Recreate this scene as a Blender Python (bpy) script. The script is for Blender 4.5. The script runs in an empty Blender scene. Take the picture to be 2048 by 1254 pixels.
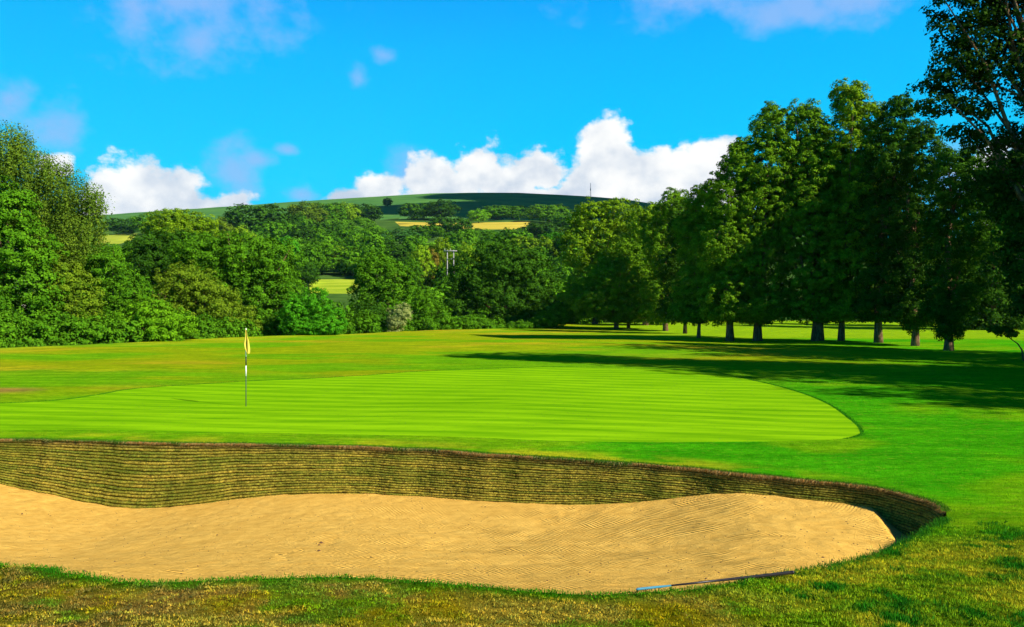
import bpy, math, random
import numpy as np
from mathutils import Vector
from mathutils.geometry import delaunay_2d_cdt

random.seed(7)
sc = bpy.context.scene
COL = sc.collection
F = 1577.0; HZ = 615.0; EYE = 2.73      # focal length in px of the 2048 px wide photograph, eye-level row, eye height over the green

def lin(r, g, b):
    f = lambda c: (c/255/12.92) if c/255 <= .04045 else ((c/255+.055)/1.055)**2.4
    return (f(r), f(g), f(b))
def sstep(a, b, x):
    t = np.clip((x-a)/(b-a), 0, 1); return t*t*(3-2*t)

# ------------------------------------------------------------------ noise
def _h(ix, iy, s):
    n = (ix*374761393 + iy*668265263 + s*2147483647) & 0xffffffff
    n = ((n ^ (n >> 13))*1274126177) & 0xffffffff
    return ((n ^ (n >> 16)) & 0xffff)/65535.0
def vnoise(x, y, s=0):
    x = np.asarray(x, float); y = np.asarray(y, float)
    ix = np.floor(x).astype(np.int64); iy = np.floor(y).astype(np.int64)
    fx = x-ix; fy = y-iy; fx = fx*fx*(3-2*fx); fy = fy*fy*(3-2*fy)
    a = _h(ix, iy, s); b = _h(ix+1, iy, s); c = _h(ix, iy+1, s); d = _h(ix+1, iy+1, s)
    return (a*(1-fx)+b*fx)*(1-fy)+(c*(1-fx)+d*fx)*fy
def fbm(x, y, s=0, o=4):
    v = 0; a = .5; t = 0
    for k in range(o):
        v = v + a*vnoise(np.asarray(x)*2**k, np.asarray(y)*2**k, s+k*17); t += a; a *= .5
    return v/t

# ------------------------------------------------------------------ objects
def tag(o, label=None, cat=None, group=None, kind=None):
    if label: o['label'] = label
    if cat: o['category'] = cat
    if group: o['group'] = group
    if kind: o['kind'] = kind
    return o
def link(name, me, mat=None, parent=None, smooth=False):
    o = bpy.data.objects.new(name, me); COL.objects.link(o)
    if mat is not None: me.materials.append(mat)
    if parent is not None: o.parent = parent
    if smooth: me.polygons.foreach_set('use_smooth', np.ones(len(me.polygons), bool))
    return o
def npmesh(name, V, Fc, attrs=None):
    """V (n,3), Fc (m,k) index array; attrs: name -> (n,) float or (n,3) colour, per vertex"""
    V = np.ascontiguousarray(V, np.float32); Fc = np.ascontiguousarray(Fc, np.int32)
    me = bpy.data.meshes.new(name); n = len(V); m, k = Fc.shape
    me.vertices.add(n); me.vertices.foreach_set('co', V.ravel())
    me.loops.add(m*k); me.loops.foreach_set('vertex_index', Fc.ravel())
    me.polygons.add(m); me.polygons.foreach_set('loop_start', np.arange(0, m*k, k, dtype=np.int32))
    me.polygons.foreach_set('loop_total', np.full(m, k, np.int32))
    me.update(calc_edges=True)
    for nm, a in (attrs or {}).items():
        a = np.asarray(a, np.float32)
        if a.ndim == 1:
            at_ = me.attributes.new(nm, 'FLOAT', 'POINT'); at_.data.foreach_set('value', a)
        else:
            at_ = me.attributes.new(nm, 'FLOAT_COLOR', 'POINT')
            c = np.ones((n, 4), np.float32); c[:, :3] = a; at_.data.foreach_set('color', c.ravel())
    me.update()
    return me
def tubes(paths, seg=8):
    """list of (points (k,3), radii (k,)) -> V, F joined"""
    VV = []; FF = []; off = 0
    for P, R in paths:
        P = np.asarray(P, float); R = np.asarray(R, float); k = len(P)
        T = np.gradient(P, axis=0); T /= np.linalg.norm(T, axis=1)[:, None]+1e-9
        ref = np.array([0, 0, 1.]) if abs(T[0][2]) < .9 else np.array([1., 0, 0])
        A = np.cross(T, ref); A /= np.linalg.norm(A, axis=1)[:, None]+1e-9
        B = np.cross(T, A)
        th = np.linspace(0, 2*math.pi, seg, endpoint=False)
        ring = P[:, None, :]+R[:, None, None]*(np.cos(th)[None, :, None]*A[:, None, :]+np.sin(th)[None, :, None]*B[:, None, :])
        V = ring.reshape(-1, 3); VV += [V, P[:1], P[-1:]]
        i = np.arange(k-1)[:, None]*seg; j = np.arange(seg)[None, :]; j2 = (j+1) % seg
        q = np.stack([i+j, i+j2, i+seg+j2, i+seg+j], -1).reshape(-1, 4)+off
        c0 = off+k*seg; c1 = c0+1
        jj = np.arange(seg); e0 = np.stack([np.full(seg, c0), off+(jj+1) % seg, off+jj, np.full(seg, c0)], -1)
        b = off+(k-1)*seg
        FF.append(q)
        # end caps as degenerate-free quads: pair neighbouring wedges
        for s0, cc, fl in ((off, c0, 1), (b, c1, 0)):
            for w in range(0, seg, 2):
                a_ = [cc, s0+(w+2) % seg, s0+w+1, s0+w] if fl else [cc, s0+w, s0+w+1, s0+(w+2) % seg]
                FF.append(np.array([a_]))
        off += k*seg+2
    return np.vstack(VV), np.vstack(FF)

# ------------------------------------------------------------------ terrain heights (green at z = 0)
BROW = np.array([[-700, 720], [0, 697], [200, 690], [400, 680], [500, 675], [700, 670], [850, 662], [1000, 657], [1100, 650], [1200, 645], [1350, 641], [2600, 640]], float)
TB_Y = np.array([0, 60, 130, 180, 235, 290, 400, 600, 720, 1000, 1300, 1500, 1750, 3000, 9000.])
TB_T = np.array([-.09, -.1, -.085, -.03, .016, .038, .066, .096, .108, .127, .140, .146, .138, .05, .01])
RIDGE = np.array([[-900, 470], [0, 436], [200, 430], [480, 411], [560, 405], [650, 399], [850, 387], [950, 385], [1050, 386], [1170, 392], [1250, 399], [1310, 408], [1500, 440], [2000, 520], [3000, 560]], float)
def hill_z(X, Y):
    a = F*X/np.maximum(Y, 1)+1024
    sc_ = (HZ-np.interp(a, RIDGE[:, 0], RIDGE[:, 1]))/F/.146
    sc_ = 1+(sc_-1)*sstep(300, 1100, Y)
    t = np.interp(Y, TB_Y, TB_T)
    z = EYE+Y*t*np.where(t > 0, sc_, 1)
    w = sstep(150, 500, Y)
    z = z+w*(fbm(X/160, Y/160, 5, 3)-.5)*14*(1-sstep(900, 1400, Y)*.9)
    return z
def brow_d(X, Y):
    a = F*X/np.maximum(Y, 1)+1024
    return F*EYE/(np.interp(a, BROW[:, 0], BROW[:, 1])-HZ)
# the bunker's near lip (px, row, height) and far lip (px, row)
NEAR = np.array([[0, 1132, .85], [120, 1145, .85], [230, 1163, .84], [330, 1165, .84], [420, 1161, .84], [560, 1155, .84], [700, 1155, .83], [850, 1163, .81], [1000, 1178, .79],
                 [1150, 1188, .77], [1270, 1187, .74], [1400, 1176, .68], [1500, 1163, .6], [1590, 1150, .5], [1700, 1127, .36], [1780, 1102, .24], [1850, 1066, .12], [1893, 1038, .05]], float)
FAR = np.array([[0, 877], [250, 882], [500, 888], [800, 896], [1000, 910], [1200, 922], [1350, 932], [1450, 942], [1600, 957], [1700, 966], [1780, 979], [1850, 999], [1885, 1018], [1893, 1030]], float)
SANDF = np.array([[0, 970], [100, 984], [200, 1007], [300, 1019], [400, 1011], [500, 998], [600, 990], [700, 988], [800, 992], [900, 1000], [1000, 1007], [1150, 1012], [1300, 1004], [1400, 990],
                  [1470, 980], [1550, 977], [1650, 985], [1750, 1007], [1850, 1044], [1885, 1062]], float)
def unproj(px, py, z=0.):
    d = (EYE-z)*F/(py-HZ); return ((px-1024)/F*d, d)
NL = np.array([unproj(a, b, c)+(c,) for a, b, c in NEAR]); FL = np.array([unproj(a, b)+(0.,) for a, b in FAR])
def catmull(P, step):
    P = np.asarray(P, float); out = []
    for i in range(len(P)-1):
        p0 = P[max(i-1, 0)]; p1 = P[i]; p2 = P[i+1]; p3 = P[min(i+2, len(P)-1)]
        n = max(2, int(np.linalg.norm((p2-p1)[:2])/step))
        for k in range(n):
            t = k/n
            out.append(.5*((2*p1)+(-p0+p2)*t+(2*p0-5*p1+4*p2-p3)*t*t+(-p0+3*p1-3*p2+p3)*t**3))
    out.append(P[-1]); return np.array(out)
nearL = np.vstack([[[-13.5, 9.5, .55], [-10.5, 7.4, .72], [-7., 6.2, .82]], NL])          # goes on past the picture's edge
farL = np.vstack([[[-15.5, 13.2, .1], [-14.2, 16.0, .0]], FL])
lipN = catmull(nearL, .05); lipF = catmull(farL, .05)
lip_w = (fbm(np.arange(len(lipF))*.05*2.2, np.zeros(len(lipF)), 3, 3)-.5)*.10
lipF[:, 1] += lip_w*np.clip(np.arange(len(lipF))[::-1]/60, 0, 1)
lipN[:, 1] += (fbm(np.arange(len(lipN))*.05*3, np.zeros(len(lipN)), 9, 3)-.5)*.05*np.clip(np.arange(len(lipN))[::-1]/40, 0, 1)
def ground_z(X, Y):
    X = np.asarray(X, float); Y = np.asarray(Y, float)
    # near bank: high by the camera, falling to the green level beyond and to the right
    crest = np.interp(X, [-16, -13.5, -10, -6, -3.7, 0, 1.0, 2.2, 3.2, 4.2, 5.2, 6.5, 9, 14, 40], [.4, .6, .74, .84, .87, .86, .80, .72, .60, .46, .36, .3, .26, .22, .2])
    fall = np.interp(X, [-16, -4, 0, 1, 2.2, 3.4, 4.5, 5.5, 7, 40], [9, 5.8, 5.5, 5.5, 5.9, 6.8, 7.3, 7.0, 6.5, 6])
    k = np.clip((Y-fall)/5.0, 0, 1)
    z = crest*(1-k*k*(3-2*k))+np.clip(fall-Y, -1, 6)*.055*(1-k)
    z = z*np.where(Y > fall, 1, 1)
    s = sstep(3.0, 0.0, Y-26)
    und = (fbm(X/9, Y/9, 21, 3)-.5)*.22*sstep(9, 22, Y)+(fbm(X/30, Y/30, 25, 2)-.5)*.5*sstep(34, 60, Y)
    z = z+und*sstep(6, 12, np.abs(Y)+0*X)
    D = brow_d(X, Y)
    w = sstep(0, 1, (Y-D)/28.)
    lawn = z
    return lawn*(1-w)+hill_z(X, Y)*w
def inpoly(P, X, Y):
    r = np.zeros(np.shape(X), bool); n = len(P); j = n-1
    for i in range(n):
        xi, yi = P[i][:2]; xj, yj = P[j][:2]
        c = ((yi > Y) != (yj > Y)) & (X < (xj-xi)*(Y-yi)/(yj-yi+1e-12)+xi)
        r ^= c; j = i
    return r
# correct the far and near lip heights to the ground there
lipF[:, 2] = ground_z(lipF[:, 0], lipF[:, 1]); 
def soften(X, Y, Z):
    """pull the ground next to the near lip to the lip's own height"""
    Q = lipN[::4]; out = Z.copy()
    m = (Y < 13) & (X > -17) & (X < 9) & (Y > 1)
    idx = np.nonzero(m)[0]
    for c in range(0, len(idx), 4000):
        ii = idx[c:c+4000]
        d2 = (X[ii, None]-Q[None, :, 0])**2+(Y[ii, None]-Q[None, :, 1])**2
        j = d2.argmin(1); d = np.sqrt(d2[np.arange(len(ii)), j])
        w = np.clip(1-d/1.6, 0, 1); w = w*w*(3-2*w)
        out[ii] = Z[ii]*(1-w)+Q[j, 2]*w
    return out
def gz(X, Y):
    X = np.atleast_1d(np.asarray(X, float)); Y = np.atleast_1d(np.asarray(Y, float))
    return soften(X, Y, ground_z(X, Y))
def gz1(x, y): return float(gz([x], [y])[0])
lipF[:, 2] = gz(lipF[:, 0], lipF[:, 1])
lip = np.vstack([lipN, lipF[::-1]])

GREEN_PX = [(-420, 800), (-200, 812), (0, 808), (120, 801), (200, 790), (260, 780), (350, 772), (500, 762), (700, 753), (850, 743), (1000, 738), (1150, 734), (1300, 737), (1420, 745), (1500, 757), (1580, 776), (1650, 803), (1700, 836), (1719, 858), (1712, 869), (1660, 878), (1500, 883), (1300, 886),
            (1100, 884), (900, 876), (700, 871), (400, 864), (0, 858), (-300, 852), (-500, 835)]
GREEN = catmull(np.array([unproj(*p) for p in GREEN_PX+GREEN_PX[:1]]), .25)[:-1]

def ray(px, py, y0=150.):
    t = (HZ-py)/F; Y = np.arange(y0, 1600, 2.); X = (px-1024)/F*Y
    g = hill_z(X, Y); hit = np.nonzero(g >= EYE+Y*t)[0]
    Yh = Y[hit[0]] if len(hit) else 1400.
    return ((px-1024)/F*Yh, Yh)
FIELDS = [
    ('stubble_field', [(618, 559), (716, 559), (716, 572), (704, 588), (620, 588)], 'sunlit', 205.),
    ('hay_field', [(196, 469), (275, 467), (262, 481), (240, 488), (196, 488)], 'hay', 300.),
    ('wheat_field', [(790, 443.5), (900, 446), (1062, 443.5), (1048, 459), (940, 459), (800, 452)], 'wheat', 500.),
    ('meadow', [(405, 466), (480, 466), (480, 474), (405, 474)], 'meadow', 300.),
    ('dry_field', [(790, 546), (845, 546), (845, 576), (795, 576)], 'wheat', 205.)]
FP = [(n, np.array([ray(a, b, y0) for a, b in pp]), k, pp) for n, pp, k, y0 in FIELDS]

# ------------------------------------------------------------------ materials
def mat(name):
    m = bpy.data.materials.new(name); m.use_nodes = True
    nt = m.node_tree; nt.nodes.clear()
    return m, nt
class N:
    def __init__(s, nt): s.nt = nt
    def __call__(s, t, **kw):
        n = s.nt.nodes.new(t)
        for k, v in kw.items():
            if k.startswith('i_'):
                key = k[2:]; key = int(key) if key.isdigit() else key.replace('_', ' ')
                if hasattr(v, 'is_output') or hasattr(v, 'links') and hasattr(v, 'node'): s.nt.links.new(v, n.inputs[key])
                else: n.inputs[key].default_value = v
            else: setattr(n, k, v)
        return n
    def link(s, a, b): s.nt.links.new(a, b)
    def math(s, op, a, b=0., c=None, clamp=False):
        n = s.nt.nodes.new('ShaderNodeMath'); n.operation = op; n.use_clamp = clamp
        for i, v in enumerate((a, b) if c is None else (a, b, c)):
            if isinstance(v, (int, float)): n.inputs[i].default_value = v
            else: s.nt.links.new(v, n.inputs[i])
        return n.outputs[0]
    def mix(s, f, a, b, mode='MIX'):
        n = s.nt.nodes.new('ShaderNodeMix'); n.data_type = 'RGBA'; n.blend_type = mode
        for i, v in ((0, f), (6, a), (7, b)):
            if isinstance(v, (int, float)): n.inputs[i].default_value = v
            elif isinstance(v, tuple): n.inputs[i].default_value = (*v, 1) if len(v) == 3 else v
            else: s.nt.links.new(v, n.inputs[i])
        return n.outputs[2]
    def noise(s, scale, detail=3, vec=None, rough=.5, dist=0.):
        n = s.nt.nodes.new('ShaderNodeTexNoise'); n.inputs['Scale'].default_value = scale; n.inputs['Detail'].default_value = detail
        n.inputs['Roughness'].default_value = rough; n.inputs['Distortion'].default_value = dist
        if vec is not None: s.nt.links.new(vec, n.inputs['Vector'])
        return n.outputs['Fac']
    def ramp(s, f, a, b):
        n = s.nt.nodes.new('ShaderNodeMapRange'); n.interpolation_type = 'SMOOTHSTEP'
        s.nt.links.new(f, n.inputs[0]); n.inputs[1].default_value = a; n.inputs[2].default_value = b
        return n.outputs[0]
    def pos(s, scale=(1, 1, 1), rot=0.):
        g = s.nt.nodes.new('ShaderNodeNewGeometry'); m = s.nt.nodes.new('ShaderNodeMapping'); m.inputs['Scale'].default_value = scale; m.inputs['Rotation'].default_value = (0, 0, rot)
        s.nt.links.new(g.outputs['Position'], m.inputs[0]); return m.outputs[0]
def principled(n, col, rough=.9, bump=None, bstr=.3, bdist=.02, spec=0.):
    p = n('ShaderNodeBsdfPrincipled'); p.inputs['Roughness'].default_value = rough; p.inputs['Specular IOR Level'].default_value = spec
    if isinstance(col, tuple): p.inputs['Base Color'].default_value = (*col, 1)
    else: n.link(col, p.inputs['Base Color'])
    if bump is not None:
        b = n('ShaderNodeBump'); b.inputs['Strength'].default_value = bstr; b.inputs['Distance'].default_value = bdist
        n.link(bump, b.inputs['Height']); n.link(b.outputs[0], p.inputs['Normal'])
    o = n('ShaderNodeOutputMaterial'); n.link(p.outputs[0], o.inputs[0]); return p

def mat_lawn():
    m, nt = mat('mown_turf'); n = N(nt)
    at = n('ShaderNodeAttribute', attribute_name='Col')
    f1 = n.noise(34, 4, n.pos(), .7); f2 = n.noise(7, 3, n.pos((.5, 1, 1)), .6)
    v = n.math('ADD', n.math('MULTIPLY', f1, .9), n.math('MULTIPLY', f2, .7))
    c = n.mix(1., at.outputs['Color'], n.mix(n.ramp(v, .5, 1.15), (.55, .6, .6), (1.45, 1.4, 1.3)), 'MULTIPLY')
    sx_ = n.noise(1.6, 4, n.pos((.22, 1, 1), .12), .65); c = n.mix(n.ramp(sx_, .40, .62), n.mix(1., c, (.78, .86, .8), 'MULTIPLY'), n.mix(1., c, (1.32, 1.14, 1.), 'MULTIPLY'))
    yel = n.ramp(n.noise(11, 3, n.pos((.6, 1, 1)), .6), .52, .75)
    c = n.mix(n.math('MULTIPLY', yel, .25), c, lin(175, 160, 50))
    b = n.math('ADD', n.noise(55, 3, n.pos(), .7), n.math('MULTIPLY', n.noise(8, 2, n.pos()), .8))
    principled(n, c, .95, b, .9, .03, 0.); return m
def mat_green():
    m, nt = mat('close_mown_green'); n = N(nt)
    w = n('ShaderNodeTexWave', wave_type='BANDS', bands_direction='Y', wave_profile='SIN'); w.inputs['Scale'].default_value = .31
    w.inputs['Distortion'].default_value = 1.3; w.inputs['Detail'].default_value = 3; w.inputs['Detail Scale'].default_value = .55
    n.link(n.pos((1, 1, 1), math.radians(13)), w.inputs['Vector'])
    w2 = n('ShaderNodeTexWave', wave_type='BANDS', bands_direction='Y', wave_profile='SIN'); w2.inputs['Scale'].default_value = .74
    w2.inputs['Distortion'].default_value = 3; w2.inputs['Detail'].default_value = 2; w2.inputs['Detail Scale'].default_value = .5
    n.link(n.pos((1, 1, 1), math.radians(10)), w2.inputs['Vector'])
    big = n.noise(.22, 3, n.pos((.5, 1, 1), .3)); fine = n.noise(45, 3, n.pos(), .7)
    stk = n.noise(2.6, 5, n.pos((.13, 1, 1), math.radians(12)), .65); v = n.math('ADD', n.math('MULTIPLY', w.outputs['Fac'], .34), n.math('ADD', n.math('MULTIPLY', w2.outputs['Fac'], .14), n.math('MULTIPLY', n.math('SUBTRACT', stk, .28), 1.6)))
    v = n.math('ADD', v, n.math('MULTIPLY', big, .8)); v = n.math('ADD', v, n.math('MULTIPLY', fine, .35))
    c = n.mix(n.ramp(v, .60, 1.78), G_DARK, G_LIGHT)
    principled(n, c, .9, n.noise(60, 2, n.pos()), .25, .01, 0.); return m
G_DARK = (.090, .255, .002); G_LIGHT = (.23, .45, .004)
def mat_field(name, c1, c2, sc_=.06, st=(1, 3, 1)):
    m, nt = mat(name); n = N(nt)
    f = n.noise(sc_, 4, n.pos(st), .6); g = n.noise(sc_*12, 2, n.pos(st), .6)
    c = n.mix(n.ramp(n.math('ADD', f, n.math('MULTIPLY', g, .4)), .45, .95), c1, c2)
    principled(n, c, .95, None, spec=0.); return m
def mat_sand():
    m, nt = mat('raked_sand'); n = N(nt)
    # rake lines: three sets of curved bands, each showing in its own patches
    def rk(rot, s, dist):
        w = n('ShaderNodeTexWave', wave_type='BANDS', bands_direction='X', wave_profile='SIN'); w.inputs['Scale'].default_value = s
        w.inputs['Distortion'].default_value = dist; w.inputs['Detail'].default_value = 2; w.inputs['Detail Scale'].default_value = .22
        n.link(n.pos((1, 1, 1), rot), w.inputs['Vector']); return w.outputs['Fac']
    a = rk(.55, 5.4, 6); b = rk(-.5, 5.0, 8)
    r = n('ShaderNodeTexWave', wave_type='RINGS', rings_direction='Z', wave_profile='SIN'); r.inputs['Scale'].default_value = 6.; r.inputs['Distortion'].default_value = 4
    r.inputs['Detail'].default_value = 2; r.inputs['Detail Scale'].default_value = .3
    mp = n('ShaderNodeMapping'); mp.inputs['Location'].default_value = (-3.6, -12.9, 0); g = n('ShaderNodeNewGeometry'); n.link(g.outputs['Position'], mp.inputs[0]); n.link(mp.outputs[0], r.inputs['Vector'])
    m1 = n.ramp(n.noise(.55, 2, n.pos()), .42, .58); sx = n('ShaderNodeSeparateXYZ'); n.link(g.outputs['Position'], sx.inputs[0])
    m2 = n.ramp(n.math('ADD', sx.outputs[0], n.math('MULTIPLY', n.noise(.4, 2, n.pos()), 3)), 4.7, 5.7)
    m3 = n.ramp(n.math('ADD', sx.outputs[0], n.math('MULTIPLY', n.noise(.4, 2, n.pos()), 3)), .5, 1.2)
    ab = n.mix(m3, a, b); ab = n.mix(m2, ab, r.outputs[0])
    msk = n.ramp(n.noise(.9, 3, n.pos(), .6), .42, .58)
    h = n.math('MULTIPLY', n.math('ADD', n.math('MULTIPLY', msk, .85), .12), n.math('MULTIPLY', ab, n.math('SUBTRACT', 1., n.math('MULTIPLY', m2, .72))))
    fine = n.noise(60, 4, n.pos(), .75); mid = n.noise(5, 4, n.pos(), .6)
    hh = n.math('ADD', n.math('MULTIPLY', h, 1.45), n.math('ADD', n.math('MULTIPLY', fine, .85), n.math('MULTIPLY', mid, 1.6)))
    c = n.mix(n.ramp(n.math('ADD', n.math('MULTIPLY', mid, .6), n.math('MULTIPLY', fine, .5)), .35, .8), SAND1, SAND2)
    spk = n.ramp(n.noise(26, 2, n.pos(), .5), .74, .8)
    c = n.mix(n.math('MULTIPLY', spk, .55), c, lin(120, 80, 40))
    principled(n, c, .95, hh, .75, .035, 0.); return m
SAND1 = (.59, .33, .056); SAND2 = (.80, .49, .098)
def mat_face():
    m, nt = mat('stacked_turf'); n = N(nt)
    at = n('ShaderNodeAttribute', attribute_name='Col')
    jt = n.ramp(n.noise(7, 3, n.pos((1, 1, 2.5)), .7), .56, .68); f = n.noise(28, 4, n.pos((1, 1, 1)), .75); g = n.noise(1.2, 3, n.pos())
    c = n.mix(1., at.outputs['Color'], n.mix(n.ramp(f, .3, .7), (.35, .35, .35), (1.7, 1.65, 1.5)), 'MULTIPLY')
    c = n.mix(n.math('MULTIPLY', n.ramp(g, .45, .7), .5), c, lin(84, 92, 20)); c = n.mix(n.math('MULTIPLY', jt, .55), c, lin(70, 50, 24))
    principled(n, c, .95, n.noise(60, 3, n.pos(), .7), .9, .03, .03); return m
def mat_blade():
    m, nt = mat('grass_blade'); n = N(nt)
    at = n('ShaderNodeAttribute', attribute_name='Col')
    d = n('ShaderNodeBsdfDiffuse'); n.link(at.outputs['Color'], d.inputs[0]); t = n('ShaderNodeBsdfTranslucent'); n.link(at.outputs['Color'], t.inputs[0])
    x = n('ShaderNodeMixShader'); x.inputs[0].default_value = .25; n.link(d.outputs[0], x.inputs[1]); n.link(t.outputs[0], x.inputs[2])
    o = n('ShaderNodeOutputMaterial'); n.link(x.outputs[0], o.inputs[0]); return m
def mat_leaf():
    m, nt = mat('leaves'); n = N(nt)
    oi = n('ShaderNodeObjectInfo'); at = n('ShaderNodeAttribute', attribute_name='rnd')
    lo = n.mix(1., oi.outputs['Color'], (.45, .55, .55), 'MULTIPLY'); hi = n.mix(1., oi.outputs['Color'], (1.9, 1.5, 1.2), 'MULTIPLY')
    c = n.mix(at.outputs['Fac'], lo, hi)
    d = n('ShaderNodeBsdfDiffuse'); n.link(c, d.inputs[0]); t = n('ShaderNodeBsdfTranslucent')
    n.link(n.mix(1., c, (1.5, 1.3, .6), 'MULTIPLY'), t.inputs[0])
    x = n('ShaderNodeMixShader'); x.inputs[0].default_value = .12; n.link(d.outputs[0], x.inputs[1]); n.link(t.outputs[0], x.inputs[2])
    o = n('ShaderNodeOutputMaterial'); n.link(x.outputs[0], o.inputs[0]); return m
def mat_bark(name, c1, c2, s=4.):
    m, nt = mat(name); n = N(nt)
    f = n.noise(s, 5, n.pos((2.5, 2.5, .5)), .7)
    principled(n, n.mix(n.ramp(f, .3, .7), c1, c2), .9, f, .8, .08, .1); return m
def mat_plain(name, c, rough=.5, var=.25):
    m, nt = mat(name); n = N(nt)
    f = n.noise(30, 4, n.pos(), .6)
    principled(n, n.mix(f, tuple(k*(1-var) for k in c), tuple(min(1, k*(1+var)) for k in c)), rough, f, .15, .005, .3); return m
M = dict(lawn=mat_lawn(), green=mat_green(), sand=mat_sand(), face=mat_face(), blade=mat_blade(), leaf=mat_leaf(),
         bark=mat_bark('grey_brown_bark', lin(60, 44, 30), lin(150, 118, 84)), birch=mat_bark('pale_birch_bark', lin(120, 115, 105), lin(215, 210, 200), 2.),
         hill=mat_field('hill_pasture', (.045, .135, .030), (.085, .200, .032), .02, (1, 1, 1)), valley=mat_field('valley_grass', (.03, .075, .012), (.07, .14, .02), .05),
         sunlit=mat_field('field_grass', (.20, .30, .012), (.36, .42, .03), .05, (1, 4, 1)), hay=mat_field('cut_hay', (.24, .30, .02), (.36, .38, .04), .03),
         wheat=mat_field('ripe_wheat', (.38, .29, .03), (.54, .42, .055), .03, (1, 3, 1)), meadow=mat_field('meadow_grass', (.08, .26, .015), (.14, .34, .02), .03))

# ------------------------------------------------------------------ ground sheet (one triangulation, split where the surface changes)
def seg_dist(P, X, Y):
    """distance to the nearest vertex of a densely sampled line"""
    out = np.full(len(X), 99.)
    for c in range(0, len(X), 4000):
        out[c:c+4000] = np.sqrt(((X[c:c+4000, None]-P[None, :, 0])**2+(Y[c:c+4000, None]-P[None, :, 1])**2).min(1))
    return out
rng = np.random.default_rng(3)
def grid(x0, x1, y0, y1, s):
    gx, gy = np.meshgrid(np.arange(x0, x1, s), np.arange(y0, y1, s)); P = np.stack([gx.ravel(), gy.ravel()], 1)
    return P+rng.uniform(-.18, .18, P.shape)*s
p1 = grid(-9, 13, 1.5, 19, .16)
p2 = grid(-26, 30, -3, 45, .7); p2 = p2[~((p2[:, 0] > -9.2) & (p2[:, 0] < 13.2) & (p2[:, 1] > 1.3) & (p2[:, 1] < 19.2))]
p3 = grid(-90, 110, -60, 190, 3.2); p3 = p3[~((p3[:, 0] > -47) & (p3[:, 0] < 51) & (p3[:, 1] > -4) & (p3[:, 1] < 111))]
p3b = grid(-46, 50, -3, 110, 1.0); p3b = p3b[~((p3b[:, 0] > -26.5) & (p3b[:, 0] < 30.5) & (p3b[:, 1] > -3.5) & (p3b[:, 1] < 45.5))]; p3 = np.vstack([p3, p3b])
p4 = []
Yr = 192.
while Yr < 1900:
    n_ = int(2.0*1.0/.022); a = np.linspace(-1.0, 1.0, 90)
    p4.append(np.stack([a*Yr+rng.uniform(-.004, .004, 90)*Yr, np.full(90, Yr)+rng.uniform(-.3, .3, 90)*.02*Yr], 1)); Yr *= 1.026
p4 = np.vstack(p4)
gx, gy = np.meshgrid(np.arange(-7000, 7001, 350), np.arange(-2500, 8001, 350)); p5 = np.stack([gx.ravel(), gy.ravel()], 1).astype(float)
p5 = p5[~((np.abs(p5[:, 0]) < np.maximum(100, p5[:, 1]*1.02)) & (p5[:, 1] > -70) & (p5[:, 1] < 1900))]
pts = np.vstack([p1, p2, p3, p4, p5])
near = (np.abs(pts[:, 0]) < 32) & (pts[:, 1] > 0) & (pts[:, 1] < 45)
dd = np.full(len(pts), 99.); dd[near] = np.minimum(seg_dist(lip[::2], pts[near, 0], pts[near, 1]), seg_dist(GREEN, pts[near, 0], pts[near, 1]))
pts = pts[dd > .07]
pts = pts[~inpoly(lip[::4], pts[:, 0], pts[:, 1])]
polys = [lip[:, :2], GREEN[:, :2]]+[p[1] for p in FP]
cons = []; allp = [pts]; off = len(pts)
for P in polys:
    k = len(P); allp.append(P); cons += [(off+i, off+(i+1) % k) for i in range(k)]; off += k
allp = np.vstack(allp)
vo, eo, fo, _, _, _ = delaunay_2d_cdt([Vector(p) for p in allp], cons, [], 0, 1e-5)
V2 = np.array([(v.x, v.y) for v in vo]); T = np.array([f for f in fo if len(f) == 3], np.int32)
e1 = V2[T[:, 1]]-V2[T[:, 0]]; e2 = V2[T[:, 2]]-V2[T[:, 0]]; fl = (e1[:, 0]*e2[:, 1]-e1[:, 1]*e2[:, 0]) < 0
T[fl] = T[fl][:, ::-1]
C = V2[T].mean(1)
hole = inpoly(lip[:, :2], C[:, 0], C[:, 1]); T = T[~hole]; C = C[~hole]
Z = gz(V2[:, 0], V2[:, 1])

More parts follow.
